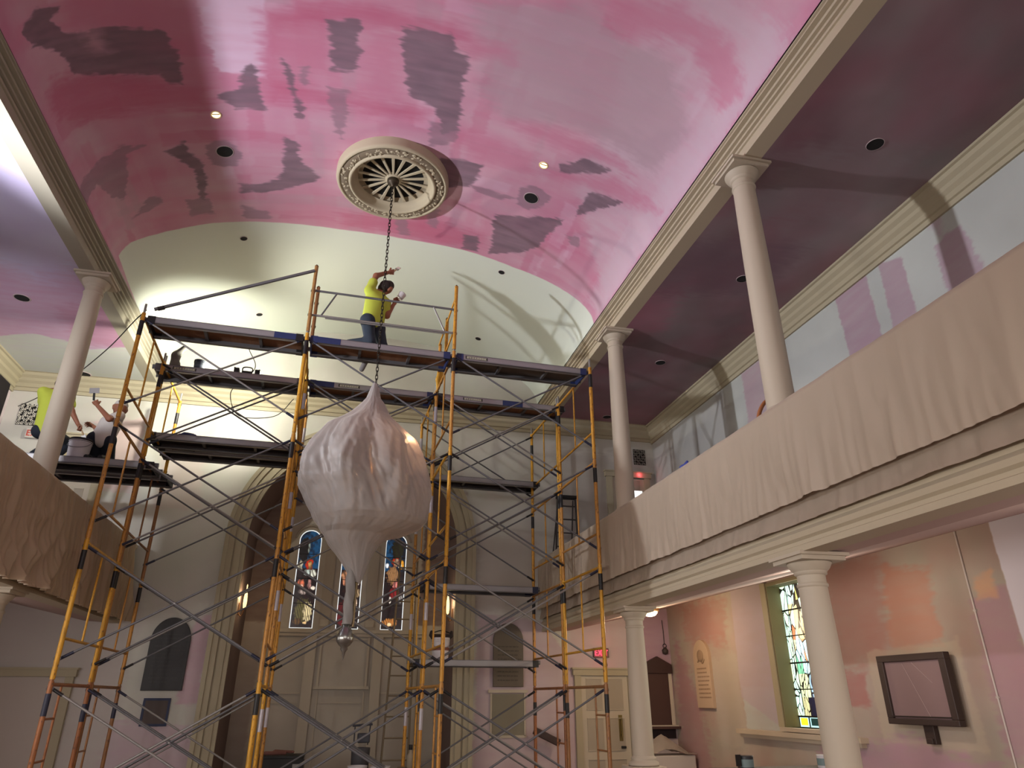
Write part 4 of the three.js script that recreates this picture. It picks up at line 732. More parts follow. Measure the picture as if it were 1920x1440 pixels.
exitSign('red lit exit sign over the panelled door below the gallery', 4.83, 2.36, ZF, 0.3, true, flat(96, 74, 74, 0.6));
exitSign('unlit white exit sign with red letters half behind yellow shirted painter', -5.5, 5.84, ZF, 0.32, false, flat(204, 198, 190, 0.6));
function grille(label, x, y, w, h, bright) {
  const t = thing('vent_grille', label, 'vent grille', [x, y, ZF]);
  mesh('back_plate', box(w, h, 0.01, 0, 0, 0.005), DARK, t);
  const g = [], nx = 5, ny = Math.round(5 * h / w), c = w / nx;
  for (let i = 0; i < nx; i++) for (let j = 0; j < ny; j++) { const s = (i + j) % 2 ? 1 : -1, a = new THREE.TorusGeometry(c * 0.36, c * 0.085, 4, 10, 4.4); a.rotateZ(rnd() * 6.3); a.translate((i + 0.5) * c - w / 2, (j + 0.5) * h / ny - h / 2, 0.016); g.push(a); const b = box(c * 1.1, c * 0.13, 0.012, 0, 0, 0); b.rotateZ(s * 0.8 + rr(-0.3, 0.3)); b.translate((i + 0.5) * c - w / 2, (j + 0.5) * h / ny - h / 2, 0.014); g.push(b); }
  mesh('scrollwork', g, bright, t).userData.kind = 'stuff';
  return t;
}
grille('ornate scrollwork vent grille beside the yellow shirted painter', -5.7, 6.19, 0.35, 0.4, flat(206, 202, 192, 0.7));
grille('ornate scrollwork vent grille above lit exit sign of the gallery', 5.93, 6.28, 0.27, 0.34, flat(140, 136, 126, 0.7));

const archShape = (w, h, r) => { const s = new THREE.Shape(); s.moveTo(-w, 0); s.lineTo(w, 0); s.lineTo(w, h - r); for (let i = 0; i <= 20; i++) { const a = Math.PI * i / 20; s.lineTo(w * Math.cos(a), h - r + r * Math.sin(a)); } s.closePath(); return s; };
function bev(s, d, b = 0.008) { return new THREE.ExtrudeGeometry(s, { depth: d, bevelEnabled: true, bevelSize: b, bevelThickness: b, bevelSegments: 2, curveSegments: 16 }).translate(0, 0, b + 0.002); }
{ // black arched tablet beside the arch, brown framed square under it
  const t = thing('memorial_tablet', 'black round headed memorial tablet on wall, above blue edged square', 'memorial tablet', [-2.66, 1.71, ZF]);
  mesh('slab', bev(archShape(0.3, 1.1, 0.36), 0.03), flat(44, 44, 46, 0.55), t);
  const g = []; for (let i = 0; i < 13; i++) { let x = -0.22; while (x < 0.2) { const w = rr(0.02, 0.07); g.push(box(w, 0.014, 0.003, x + w / 2, 0.12 + i * 0.06, 0.0495)); x += w + 0.014; } } mesh('inscription', g, flat(58, 58, 58, 0.6), t).userData.kind = 'stuff';
  const q = thing('wall_plaque', 'small brown square plaque masked with blue tape under the black tablet', 'plaque', [-2.69, 1.39, ZF]);
  mesh('plate', box(0.4, 0.4, 0.02, 0, 0, 0.01, 0.004), flat(74, 62, 58, 0.6), q);
  for (const [w, h, x, y] of [[0.4, 0.035, 0, 0.185], [0.4, 0.035, 0, -0.185], [0.035, 0.34, 0.185, 0], [0.035, 0.34, -0.185, 0]]) mesh('blue_tape', box(w, h, 0.006, x, y, 0.023), flat(36, 46, 78, 0.6), q);
}
{
  const t = thing('memorial_tablet', 'dark brown round headed tablet on pink wall between scaffold posts', 'memorial tablet', [3.05, 1.78, ZF]);
  mesh('slab', bev(archShape(0.27, 1.06, 0.3), 0.04), flat(92, 82, 70, 0.6), t);
  const g = []; for (let i = 0; i < 9; i++) { let x = -0.2; while (x < 0.18) { const w = rr(0.03, 0.08); g.push(box(w, 0.02, 0.003, x + w / 2, 0.1 + i * 0.07, 0.0595)); x += w + 0.014; } } mesh('inscription', g, flat(70, 62, 52, 0.6), t).userData.kind = 'stuff';
  const q = thing('framed_tablet', 'olive grey rectangular panel in cream frame under the dark brown tablet', 'wall panel', [3.05, 1.33, ZF]);
  mesh('panel', box(0.58, 0.66, 0.02, 0, 0, 0.01), flat(124, 118, 102, 0.75), q);
  mesh('frame', [box(0.72, 0.05, 0.05, 0, 0.37, 0.025), box(0.66, 0.04, 0.03, 0, -0.35, 0.015), box(0.03, 0.68, 0.03, -0.305, 0, 0.015), box(0.03, 0.68, 0.03, 0.305, 0, 0.015)], flat(180, 170, 152, 0.75), q);
}
{ // carved stone tablet on the aisle wall
  const t = thing('memorial_tablet', 'pale carved stone tablet with rounded head and incised lines, aisle wall', 'memorial tablet', [XR, 1.44, -11.86], -Math.PI / 2);
  const ST = flat(186, 160, 134, 0.8), SD = flat(150, 124, 100, 0.85);
  mesh('slab', bev(archShape(0.27, 1.06, 0.28), 0.03), ST, t);
  mesh('border', (() => { const s = archShape(0.28, 1.08, 0.29); const h = archShape(0.235, 1.0, 0.24).getPoints(4); s.holes.push(new THREE.Path(h)); return new THREE.ExtrudeGeometry(s, { depth: 0.05, bevelEnabled: false }); })(), ST, t);
  const g = []; for (let i = 0; i < 8; i++) { let x = -0.18; while (x < 0.16) { const w = rr(0.03, 0.09); g.push(box(w, 0.022, 0.004, x + w / 2, 0.16 + i * 0.065, 0.05)); x += w + 0.012; } } mesh('inscription', g, SD, t).userData.kind = 'stuff';
  mesh('carving', [lathe([[0.09, 0], [0.1, 0.02], [0.06, 0.03], [0.001, 0.035]], 12).rotateX(Math.PI / 2).translate(0, 0.82, 0.046), tube([V(-0.12, 0.72, 0.05), V(-0.05, 0.78, 0.055), V(0.05, 0.7, 0.055), V(0.13, 0.76, 0.05)], 0.012, 20, 5)], SD, t);
}
const PAINT = flat(182, 172, 154, 0.6), PAINTD = flat(160, 150, 134, 0.65);
function panelDoor(n, x0, x1, y0, y1, rows, m = PAINT) {
  const t = struct('door_' + n), w = 0.12;
  mesh('casing', [span(x0, x0 + w, y0, y1, ZF, ZF + 0.06), span(x1 - w, x1, y0, y1, ZF, ZF + 0.06), span(x0 - 0.03, x1 + 0.03, y1, y1 + 0.1, ZF, ZF + 0.08), span(x0 - 0.05, x1 + 0.05, y1 + 0.1, y1 + 0.13, ZF, ZF + 0.1)], W_TRIM, t);
  mesh('leaf', span(x0 + w, x1 - w, y0, y1, ZF, ZF + 0.02), m, t);
  if (rows === 1) return t;
  const a = x0 + w + 0.1, b = x1 - w - 0.1, mid = (a + b) / 2, hh = (y1 - y0) / rows;
  for (let i = 0; i < rows; i++) for (const [p, q] of [[a, mid - 0.05], [mid + 0.05, b]]) { const g = mesh('panel', span(p, q, y0 + hh * i + 0.09, y0 + hh * (i + 1) - 0.06, ZF + 0.018, ZF + 0.028), PAINTD, t); mesh('bead', [span(p, q, y0 + hh * i + 0.08, y0 + hh * i + 0.09, ZF + 0.018, ZF + 0.04), span(p, q, y0 + hh * (i + 1) - 0.06, y0 + hh * (i + 1) - 0.05, ZF + 0.018, ZF + 0.04)], m, g); }
  return t;
}
{
  const d = panelDoor(1, 4.29, 5.44, 0, 1.97, 3);
  mesh('handle', [bar(V(5.14, 0.95, ZF + 0.1), V(5.14, 1.26, ZF + 0.1), 0.014, 8), bar(V(5.14, 0.98, ZF), V(5.14, 0.98, ZF + 0.1), 0.01, 6), bar(V(5.14, 1.23, ZF), V(5.14, 1.23, ZF + 0.1), 0.01, 6), box(0.07, 0.42, 0.012, 5.14, 1.1, ZF + 0.03)], flat(120, 104, 60, 0.4, { metalness: 0.6 }), d);
  mesh('lock', box(0.09, 0.04, 0.04, 5.17, 0.79, ZF + 0.05, 0.01), BLACK, d);
  const e = panelDoor(2, 5.14, 6.1, 3.36, 5.8, 3);
  const GL = new THREE.MeshStandardMaterial({ color: 0xffffff, emissive: new THREE.Color(0.95, 1, 0.97), emissiveIntensity: 1.3 });
  mesh('pane', span(5.4, 5.52, 5.2, 5.56, ZF + 0.02, ZF + 0.03), flat(150, 160, 150, 0.3), e); mesh('pane', span(5.6, 5.92, 5.16, 5.53, ZF + 0.02, ZF + 0.03), GL, e);
  aim(new THREE.RectAreaLight(new THREE.Color(0.95, 1, 0.97), 2, 0.3, 0.36), V(5.76, 5.35, ZF + 0.05), V(5.76, 5.35, 0));
  panelDoor(3, -5.14, -4.3, 3.36, 5.76, 3);
  panelDoor(4, -5.3, -3.96, 0, 1.9, 1, flat(178, 168, 160, 0.8));
  const n = thing('notice', 'small beige notice sheet fixed on painted door behind the painters', 'notice', [-4.94, 5.55, ZF + 0.045]);
  mesh('sheet', box(0.26, 0.22, 0.004), flat(178, 164, 132, 0.8), n); const g = []; for (let i = 0; i < 4; i++) g.push(box(rr(0.12, 0.2), 0.012, 0.002, 0, 0.06 - i * 0.036, 0.003)); mesh('print', g, flat(150, 138, 108, 0.8), n);
  const k = thing('thermostat', 'small black edged white control box on the door casing', 'thermostat', [5.38, 1.02, ZF + 0.06]);
  mesh('body', box(0.12, 0.17, 0.03, 0, 0, 0.015, 0.006), flat(176, 166, 152, 0.5), k); mesh('rim', [box(0.13, 0.008, 0.034, 0, 0.086, 0.017), box(0.13, 0.008, 0.034, 0, -0.086, 0.017), box(0.008, 0.17, 0.034, 0.062, 0, 0.017)], BLACK, k); mesh('lever', bar(V(-0.05, 0.05, 0.034), V(-0.01, -0.05, 0.034), 0.006, 5), BLACK, k);
}
{ // gabled notice board with shelf at the corner of the aisle
  const t = thing('notice_board', 'dark brown gabled wooden notice board with pale edge, beside the door', 'notice board', [5.93, 1.14, ZF]);
  const W = flat(70, 46, 40, 0.6), s = new THREE.Shape(); s.moveTo(-0.24, 0); s.lineTo(0.2, 0); s.lineTo(0.2, 0.9); s.lineTo(-0.24, 0.9); s.closePath();
  mesh('board', bev(s, 0.04), W, t);
  const r = new THREE.Shape(); r.moveTo(-0.3, 0.88); r.lineTo(0.27, 0.88); r.lineTo(0.27, 1.02); r.lineTo(0, 1.16); r.lineTo(-0.3, 1.02); r.closePath(); mesh('gable', bev(r, 0.08), flat(60, 38, 34, 0.55), t);
  mesh('side_trim', span(0.21, 0.28, 0, 0.88, 0, 0.05), flat(190, 178, 160, 0.7), t);
  mesh('shelf', span(-0.34, 0.31, -0.06, -0.02, 0, 0.2), W, t); mesh('shelf_edge', span(-0.34, 0.31, -0.02, 0.0, 0, 0.12), flat(180, 168, 150, 0.7), t);
  mesh('dark_void_panel', span(-0.24, 0.28, -0.22, -0.06, 0, 0.03), flat(40, 26, 28, 0.8), t);  // dark slab stands for the shade in the void under the shelf
}
{ // wall lamps on the jambs of the apse
  for (const [x, l] of [[AX - AR, 'glowing wall lamp on the jamb of the arch, nearer the black tablet'], [AX + AR, 'glowing wall lamp on arch jamb behind the orange scaffold post']]) {
    const s = x < 0 ? 1 : -1, t = thing('wall_lamp', l, 'wall lamp', [x, 3.0, ZF - 0.16]);
    mesh('bracket', [tube([V(0, -0.05, 0), V(s * 0.06, -0.12, 0), V(s * 0.1, -0.02, 0)], 0.01, 14, 6), box(0.02, 0.2, 0.08, s * 0.01, 0, 0, 0.006)], flat(120, 84, 50, 0.5, { metalness: 0.5 }), t);
    const g = lathe([[0.01, 0], [0.024, 0.02], [0.032, 0.1], [0.03, 0.2], [0.016, 0.3], [0.008, 0.36], [0.012, 0.39], [0.002, 0.42]], 16); g.translate(s * 0.1, 0, 0);
    mesh('glass_shade', g, new THREE.MeshStandardMaterial({ color: 0xfff0c8, emissive: new THREE.Color(1, 0.74, 0.34), emissiveIntensity: 1.5 }), t);
    aim(new THREE.PointLight(new THREE.Color(1, 0.74, 0.4), 0.8, 0, 2), V(x + s * 0.1, 3.2, ZF - 0.16), null, 3);
  }
  for (const [lz, lp, lw] of [[-11.0, 4.5, 'next to far column capital'], [-6.69, 2, 'unseen behind near column capital'], [-3.0, 2, 'unseen beyond the frame']]) {  // second and third out of view, placed to light the aisle wall
  const t = thing('ceiling_lamp', `small glowing glass ceiling lamp under gallery ${lw}`, 'ceiling lamp', [4.93, 2.9, lz]);
  mesh('rim', lathe([[0.15, 0.06], [0.15, -0.01], [0.13, -0.025], [0.12, 0.0]], 24), flat(170, 130, 80, 0.4, { metalness: 0.5 }), t);
  mesh('glass_shade', lathe([[0.13, -0.01], [0.12, -0.05], [0.08, -0.085], [0.03, -0.1], [0.001, -0.102]], 24), new THREE.MeshStandardMaterial({ color: 0xfff0d0, emissive: new THREE.Color(1, 0.8, 0.46), emissiveIntensity: 2.4 }), t);
  aim(new THREE.PointLight(lz < -8 ? new THREE.Color(1, 0.78, 0.5) : new THREE.Color(1, 0.86, 0.7), lp, 0, 2), V(4.93, 2.74, lz), null, 5);
  }
}
{ // television on the aisle wall
  const t = thing('television', 'wall television in thick dark frame, screen dulled by plastic film', 'television', [XR, 1.68, -6.95], -Math.PI / 2);
  const F = flat(58, 44, 40, 0.5);
  for (const [w, h, x, y] of [[1.0, 0.07, 0, 0.32], [1.0, 0.06, 0, -0.32], [0.09, 0.58, -0.455, 0], [0.09, 0.58, 0.455, 0]]) mesh('bezel', box(w, h, 0.08, x, y, 0.09, 0.008), F, t);
  mesh('lower_strip', box(0.84, 0.012, 0.09, 0, -0.27, 0.09), flat(40, 30, 28, 0.4), t);
  mesh('screen', box(0.84, 0.58, 0.03, 0, 0, 0.085), flat(134, 110, 110, 0.4), t);
  mesh('wall_bracket', box(0.3, 0.3, 0.05, 0, 0, 0.03), F, t); mesh('cable_box', [box(0.14, 0.2, 0.06, 0, -0.43, 0.035, 0.006), box(0.09, 0.05, 0.08, 0, -0.5, 0.045, 0.006)], F, t);
  const g = []; g.push(bar(V(-0.14, 0.26, 0.103), V(0.12, -0.28, 0.103), 0.002, 4), bar(V(0.0, 0.27, 0.103), V(0.24, 0.06, 0.103), 0.002, 4)); mesh('film_crease', g, flat(190, 170, 166, 0.4), t);
  const c = thing('conduit', 'thin white vertical conduit on the aisle wall beyond the television', 'conduit', [XR - 0.008, 0, -6.04]);
  mesh('pipe', bar(V(0, 0.2, 0), V(0, 3.2, 0), 0.009, 8), flat(206, 196, 188, 0.5), c);
  for (const y of [0.8, 1.6, 2.4]) mesh('clip', box(0.02, 0.02, 0.035, 0.002, y, 0), flat(190, 180, 172), c);
}
// panelling of the apse
{
  const t = struct('trim_7'), M = flat(168, 158, 142, 0.75), z = ZA;
  const add = (n, x0, x1, y0, y1, d = 0.03) => mesh(n, span(AX + x0, AX + x1, y0, y1, z, z + d), M, t);
  add('ledge', -1.3, 1.5, 2.72, 2.78, 0.1); add('ledge_moulding', -1.26, 1.46, 2.66, 2.72, 0.06);
  for (const s of [-1, 1]) { add('pilaster', s * 0.62 - 0.09, s * 0.62 + 0.09, 0, 2.66, 0.06); add('pilaster_edge', s * 1.34 - 0.05, s * 1.34 + 0.05, 0, 2.66, 0.04); add('side_rail', s * 1.0 - 0.27, s * 1.0 + 0.27, 1.66, 1.69, 0.025); add('side_panel_head', s * 1.0 - 0.24, s * 1.0 + 0.24, 1.5, 1.52, 0.02); add('inner_stile', s * 0.44 - 0.02, s * 0.44 + 0.02, 1.78, 2.64, 0.04); add('lower_stile', s * 0.42 - 0.012, s * 0.42 + 0.012, 0, 1.7, 0.02); }
  add('centre_sill', -0.5, 0.5, 1.74, 1.79, 0.08); add('centre_head', -0.42, 0.42, 2.6, 2.63, 0.03); add('lower_panel_head', -0.36, 0.36, 1.5, 1.515, 0.02);
  const sd = thing('window_surround', 'grey moulded pilasters between the three arched stained windows', 'window surround', [0, 0, ZA]);
  for (const x of [-0.265, 0.59]) { mesh('pilaster', span(x - 0.1, x + 0.1, 2.78, 4.4, 0, 0.03), flat(156, 146, 132, 0.75), sd); mesh('block', span(x - 0.08, x + 0.08, 2.84, 2.96, 0.03, 0.05), M, sd); }
}

// ------------------------------------------------------------------ painters
function blob(caps, cell = 0.014, k = 0.035) {
  const lo = [1e9, 1e9, 1e9], hi = [-1e9, -1e9, -1e9];
  for (const c of caps) for (let q = 0; q < 3; q++) { lo[q] = Math.min(lo[q], c[q] - c[6], c[q + 3] - c[7]); hi[q] = Math.max(hi[q], c[q] + c[6], c[q + 3] + c[7]); }
  const S = Math.max(...hi.map((h, q) => h - lo[q])) / 2 + 3 * cell, C = hi.map((h, q) => (h + lo[q]) / 2), n = Math.min(118, Math.ceil(2 * S / cell));
  const mc = new MarchingCubes(n, new THREE.MeshBasicMaterial(), false, false, 90000); mc.isolation = 0;
  const pre = caps.map((c) => { const e = [c[3] - c[0], c[4] - c[1], c[5] - c[2]]; return [...c, ...e, e[0] ** 2 + e[1] ** 2 + e[2] ** 2 + 1e-9]; }), h = n / 2;
  for (let z = 0; z < n; z++) for (let y = 0; y < n; y++) for (let x = 0; x < n; x++) {
    const px = C[0] + (x - h) / h * S, py = C[1] + (y - h) / h * S, pz = C[2] + (z - h) / h * S; let d = 9;
    for (const c of pre) {
      const ax = px - c[0], ay = py - c[1], az = pz - c[2], t = Math.max(0, Math.min(1, (ax * c[8] + ay * c[9] + az * c[10]) / c[11]));
      const q = Math.sqrt((ax - c[8] * t) ** 2 + (ay - c[9] * t) ** 2 + (az - c[10] * t) ** 2) - (c[6] + (c[7] - c[6]) * t);
      const kk = c.k ?? k, f = Math.max(0, kk - Math.abs(d - q)) / kk; d = Math.min(d, q) - f * f * kk * 0.25;
    }
    mc.field[x + y * n + z * n * n] = -d;
  }
  mc.update();
  const m = mc.count, P = new Float32Array(m * 3), N = new Float32Array(mc.normalArray.slice(0, m * 3));
  for (let i = 0; i < m * 3; i++) P[i] = mc.positionArray[i] * S + C[i % 3];
  const g = new THREE.BufferGeometry(); g.setAttribute('position', new THREE.BufferAttribute(P, 3)); g.setAttribute('normal', new THREE.BufferAttribute(N, 3)); g.setAttribute('uv', new THREE.BufferAttribute(new Float32Array(m * 2), 2));
  return g;
}
const seg = (a, b, ra, rb) => [...a, ...b, ra, rb];
const vadd = (a, b, s = 1) => a.map((v, i) => v + b[i] * s);
const unit = (a) => { const l = Math.hypot(...a); return a.map((v) => v / l); };
const crossv = (a, b) => [a[1] * b[2] - a[2] * b[1], a[2] * b[0] - a[0] * b[2], a[0] * b[1] - a[1] * b[0]];
function hand(w, dir, palmN, curl, side) { // wrist, pointing direction, palm normal; five fingers of unequal length, closing by curl
  const d = unit(dir), s = unit(crossv(d, palmN)), n = unit(crossv(s, d)), c = [];
  const at = (f, l, o) => vadd(vadd(vadd(w, d, f), s, l), n, o);
  c.push(seg(w, at(0.05, 0, 0), 0.027, 0.032), seg(at(0.03, -0.022, 0), at(0.085, -0.026, 0), 0.016, 0.013), seg(at(0.03, 0.022, 0), at(0.08, 0.028, 0), 0.016, 0.012), seg(at(0.05, 0, 0), at(0.088, 0, 0), 0.017, 0.014));
  [[-0.033, 0.07], [-0.011, 0.078], [0.011, 0.073], [0.032, 0.056]].forEach(([l, len], i) => {
    const l0 = l * side, a1 = curl * (0.7 + 0.08 * i), a2 = curl * (1.7 + 0.15 * i), k0 = at(0.085, l0, 0), k1 = at(0.085 + len * 0.5 * Math.cos(a1), l0 * 1.1, len * 0.5 * Math.sin(a1));
    const k2 = vadd(vadd(k1, d, len * 0.5 * Math.cos(a2)), n, len * 0.5 * Math.sin(a2)); c.push(seg(k0, k1, 0.0105, 0.0095), seg(k1, k2, 0.0095, 0.0075));
  });
  const t0 = at(0.03, -0.03 * side, 0.008), t1 = at(0.062, -0.058 * side, 0.02), t2 = at(0.088, -0.052 * side, 0.034 + 0.01 * curl); c.push(seg(t0, t1, 0.015, 0.012), seg(t1, t2, 0.012, 0.009));
  return blob(c, 0.0042, 0.008);
}
const SKIN = flat(150, 96, 72, 0.6), NECKHAIR = flat(36, 26, 22, 0.8);
function person(name, label, at, J, cloth) {
  const t = thing(name, label, 'person', at), { pelvis, chest, neck, head, face, sh, el, wr, hd, hip, kn, an, toe, curl = [0.6, 0.6], pn: palm } = J;
  const H = head, f = unit(face), up = unit(vadd(H, neck, -1)), rt = unit(crossv(f, up));
  const at3 = (a, b, c) => vadd(vadd(vadd(H, f, a), up, b), rt, c);
  const limb = (a, b, r1, r2) => seg(a, b, r1, r2);
  const skin = [seg(at3(0, 0.02, 0), at3(-0.02, 0.03, 0), 0.095, 0.098), seg(at3(0.035, -0.05, 0), at3(0.05, -0.09, 0), 0.068, 0.05), seg(at3(0.088, 0.0, 0), at3(0.112, -0.03, 0), 0.012, 0.017), seg(at3(0.07, 0.025, -0.03), at3(0.07, 0.025, 0.03), 0.022, 0.022), seg(at3(-0.01, -0.03, -0.093), at3(-0.015, 0.015, -0.098), 0.014, 0.02), seg(at3(-0.01, -0.03, 0.093), at3(-0.015, 0.015, 0.098), 0.014, 0.02),
    seg(neck, at3(-0.01, -0.05, 0), 0.062, 0.055), seg(chest, neck, 0.12, 0.07), seg(pelvis, chest, 0.11, 0.13)];
  for (let s = 0; s < 2; s++) { skin.push(limb(sh[s], el[s], 0.05, 0.042), limb(el[s], wr[s], 0.043, 0.028), limb(neck, sh[s], 0.06, 0.055), limb(hip[s], kn[s], 0.08, 0.058), limb(kn[s], an[s], 0.058, 0.04), limb(an[s], toe[s], 0.042, 0.034)); }
  const hands = [0, 1].map((s) => hand(wr[s], vadd(hd[s], wr[s], -1), palm[s], curl[s], s ? 1 : -1));
  const body = mesh('body', [blob(skin, 0.0135, 0.03), ...hands], SKIN, t);
  const shx = [seg(vadd(pelvis, [0, 0.0, 0]), chest, 0.145, 0.152), seg(chest, vadd(neck, [0, -0.05, 0]), 0.15, 0.085)];
  for (let s = 0; s < 2; s++) { shx.push(seg(vadd(pelvis, vadd(hip[s], pelvis, -1), 0.8), vadd(chest, vadd(sh[s], chest, -1), 0.55), 0.1, 0.1), seg(vadd(neck, [0, -0.05, 0]), sh[s], 0.075, 0.072), seg(sh[s], vadd(sh[s], vadd(el[s], sh[s], -1), 0.55), 0.068, 0.072)); }
  const shirt = mesh('shirt', blob(shx, 0.0135, 0.04), cloth.shirt, body);
  const px = []; for (let s = 0; s < 2; s++) px.push(seg(pelvis, hip[s], 0.12, 0.11), seg(hip[s], kn[s], 0.105, 0.078), seg(kn[s], vadd(kn[s], vadd(an[s], kn[s], -1), 0.88), 0.08, 0.062));
  mesh('trousers', blob(px, 0.0135, 0.04), cloth.trousers, body);
  for (let s = 0; s < 2; s++) mesh('shoe', blob([seg(an[s], vadd(an[s], vadd(toe[s], an[s], -1), 0.3), 0.047, 0.046), seg(vadd(an[s], vadd(toe[s], an[s], -1), 0.1), toe[s], 0.046, 0.038)], 0.011, 0.03), cloth.shoe, body);
  mesh(cloth.cap ? 'cap' : 'hair', blob(cloth.cap ? [seg(at3(-0.02, 0.06, 0), at3(0.01, 0.065, 0), 0.098, 0.09), seg(at3(0.08, 0.05, -0.04), at3(0.1, 0.045, 0.04), 0.03, 0.026)] : [seg(at3(-0.035, 0.045, 0), at3(0.0, 0.075, 0), 0.1, 0.082), seg(at3(-0.06, -0.02, 0), at3(-0.05, 0.04, 0), 0.075, 0.09)], 0.009, 0.03), cloth.cap || NECKHAIR, body);
  for (const s of [-1, 1]) mesh('eye', new THREE.SphereGeometry(0.011, 10, 8).translate(...at3(0.089, 0.008, s * 0.032)), flat(40, 30, 28, 0.3), body);
  mesh('mouth', bar(V(...at3(0.1, -0.068, -0.02)), V(...at3(0.1, -0.068, 0.02)), 0.006, 6), flat(120, 60, 54, 0.6), body);
  return t;
}
function clothTex(base, dark, specks, n0) { return new THREE.MeshStandardMaterial({ color: hex(...base), roughness: 0.9 }); }
const HIVIS = flat(188, 200, 74, 0.9), WHITE_T = flat(206, 200, 196, 0.9), JEAN = flat(44, 54, 66, 0.9), NAVYT = flat(30, 36, 48, 0.9), GREYSHOE = flat(120, 116, 116, 0.8), DARKSHOE = flat(30, 32, 38, 0.7);
// kneeling on the topmost plank, reaching up to the vault
person('person', 'painter in bright yellow shirt kneeling on topmost plank, reaching up to the vault', [0.08, 6.3, -9.44], {
  pelvis: [-0.02, 0.5, 0], chest: [0.02, 0.84, -0.03], neck: [0.06, 1.02, -0.04], head: [0.15, 1.15, -0.06], face: [0.72, 0.35, -0.6],
  sh: [[-0.1, 1.0, 0.06], [0.17, 0.92, -0.12]], el: [[-0.02, 1.3, 0.03], [0.2, 0.66, -0.06]], wr: [[0.17, 1.47, -0.09], [0.29, 0.9, -0.1]], hd: [[0.25, 1.52, -0.14], [0.33, 1.02, -0.12]],
  hip: [[-0.08, 0.46, 0.08], [0.08, 0.44, -0.08]], kn: [[-0.02, 0.09, 0.12], [0.17, 0.08, 0.0]], an: [[-0.36, 0.08, 0.0], [-0.02, 0.06, -0.27]], toe: [[-0.46, 0.05, -0.05], [-0.1, -0.16, -0.33]], curl: [0.5, 1.0], pn: [[0.3, 0.6, -0.7], [0.7, 0.2, 0.5]],
}, { shirt: HIVIS, trousers: JEAN, shoe: GREYSHOE });
// two painters on the planks of the gallery
person('person', 'painter in yellow shirt and dark trousers, mostly behind the white upper column', [-4.6, 4.78, -11.15], {
  pelvis: [0.05, 0.5, 0], chest: [0.04, 0.9, -0.03], neck: [0.05, 1.14, -0.04], head: [0.09, 1.28, -0.07], face: [0.6, 0.1, -0.8],
  sh: [[-0.12, 1.08, 0.05], [0.2, 1.08, -0.1]], el: [[-0.12, 0.84, -0.1], [0.32, 0.82, 0.02]], wr: [[-0.05, 0.8, -0.3], [0.45, 0.62, 0.0]], hd: [[0, 0.8, -0.38], [0.51, 0.56, 0.0]],
  hip: [[-0.02, 0.46, 0.02], [0.11, 0.46, -0.03]], kn: [[0.08, 0.42, -0.34], [0.26, 0.42, -0.36]], an: [[-0.08, 0.09, -0.06], [0.15, 0.09, -0.2]], toe: [[-0.06, 0.05, -0.2], [0.2, 0.05, -0.34]], curl: [0.7, 1.2], pn: [[0, -1, 0.2], [-0.5, -0.6, 0.2]],
}, { shirt: HIVIS, trousers: NAVYT, shoe: DARKSHOE });
person('person', 'painter in white shirt, cap and spattered dark trousers kneeling, forearm raised', [-3.77, 4.78, -11.15], {
  pelvis: [0, 0.42, 0], chest: [0.06, 0.66, -0.02], neck: [0.12, 0.8, -0.02], head: [0.13, 0.93, -0.03], face: [-0.5, 0.3, -0.8],
  sh: [[0.0, 0.78, -0.14], [0.2, 0.76, 0.12]], el: [[-0.14, 0.6, -0.24], [0.13, 0.64, 0.3]], wr: [[-0.26, 0.7, -0.3], [-0.1, 0.86, 0.24]], hd: [[-0.33, 0.74, -0.32], [-0.17, 0.96, 0.22]],
  hip: [[-0.09, 0.4, 0.02], [0.09, 0.4, 0.0]], kn: [[-0.1, 0.1, -0.26], [0.1, 0.1, -0.24]], an: [[-0.08, 0.07, 0.1], [0.12, 0.07, 0.12]], toe: [[-0.08, 0.05, 0.22], [0.12, 0.05, 0.24]], curl: [0.8, 1.1], pn: [[-0.4, -0.6, 0.4], [-0.4, 0.4, -0.8]],
}, { shirt: WHITE_T, trousers: NAVYT, shoe: DARKSHOE, cap: flat(210, 206, 200, 0.9) });

// ------------------------------------------------------------------ tools and clutter
function pail(label, at, r, h, m, { band, rim, bail = true, fill } = {}) {
  const t = thing('bucket', label, 'bucket', at);
  mesh('body', lathe([[0.001, 0.004], [r * 0.86, 0.004], [r * 0.87, 0], [r, h * 0.97], [r * 1.03, h], [r * 0.96, h], [r * 0.84, 0.02], [0.001, 0.02]], 28), m, t);
  for (const y of [0.8, 0.9]) mesh('ring', new THREE.TorusGeometry(r * (0.87 + 0.13 * y), 0.006, 6, 28).rotateX(Math.PI / 2).translate(0, h * y, 0), m, t);
  if (band) mesh('band', lathe([[r * 0.915, h * 0.34], [r * 0.945, h * 0.55]], 28), band, t);
  if (rim) mesh('dark_rim', lathe([[r * 0.99, h * 0.86], [r * 1.05, h * 1.0], [r * 1.0, h * 1.03], [r * 0.9, h * 0.98]], 28), rim, t);
  if (bail) mesh('handle', tube([V(-r, h * 0.9, 0), V(-r * 0.8, h * 0.6, r * 0.75), V(0, h * 0.5, r * 1.02), V(r * 0.8, h * 0.6, r * 0.75), V(r, h * 0.9, 0)], 0.004, 24, 5), GALVD, t);
  if (fill) mesh('contents', lathe([[r * 0.9, h * 0.85], [0.001, h * 0.87]], 24), fill, t);
  return t;
}
const WHITEP = flat(200, 196, 200, 0.5);
pail('white paint bucket with black rim on the planks beside kneeling painter', [-3.98, 4.79, -10.98], 0.155, 0.3, WHITEP, { rim: flat(34, 30, 34, 0.6), fill: flat(150, 146, 150) });
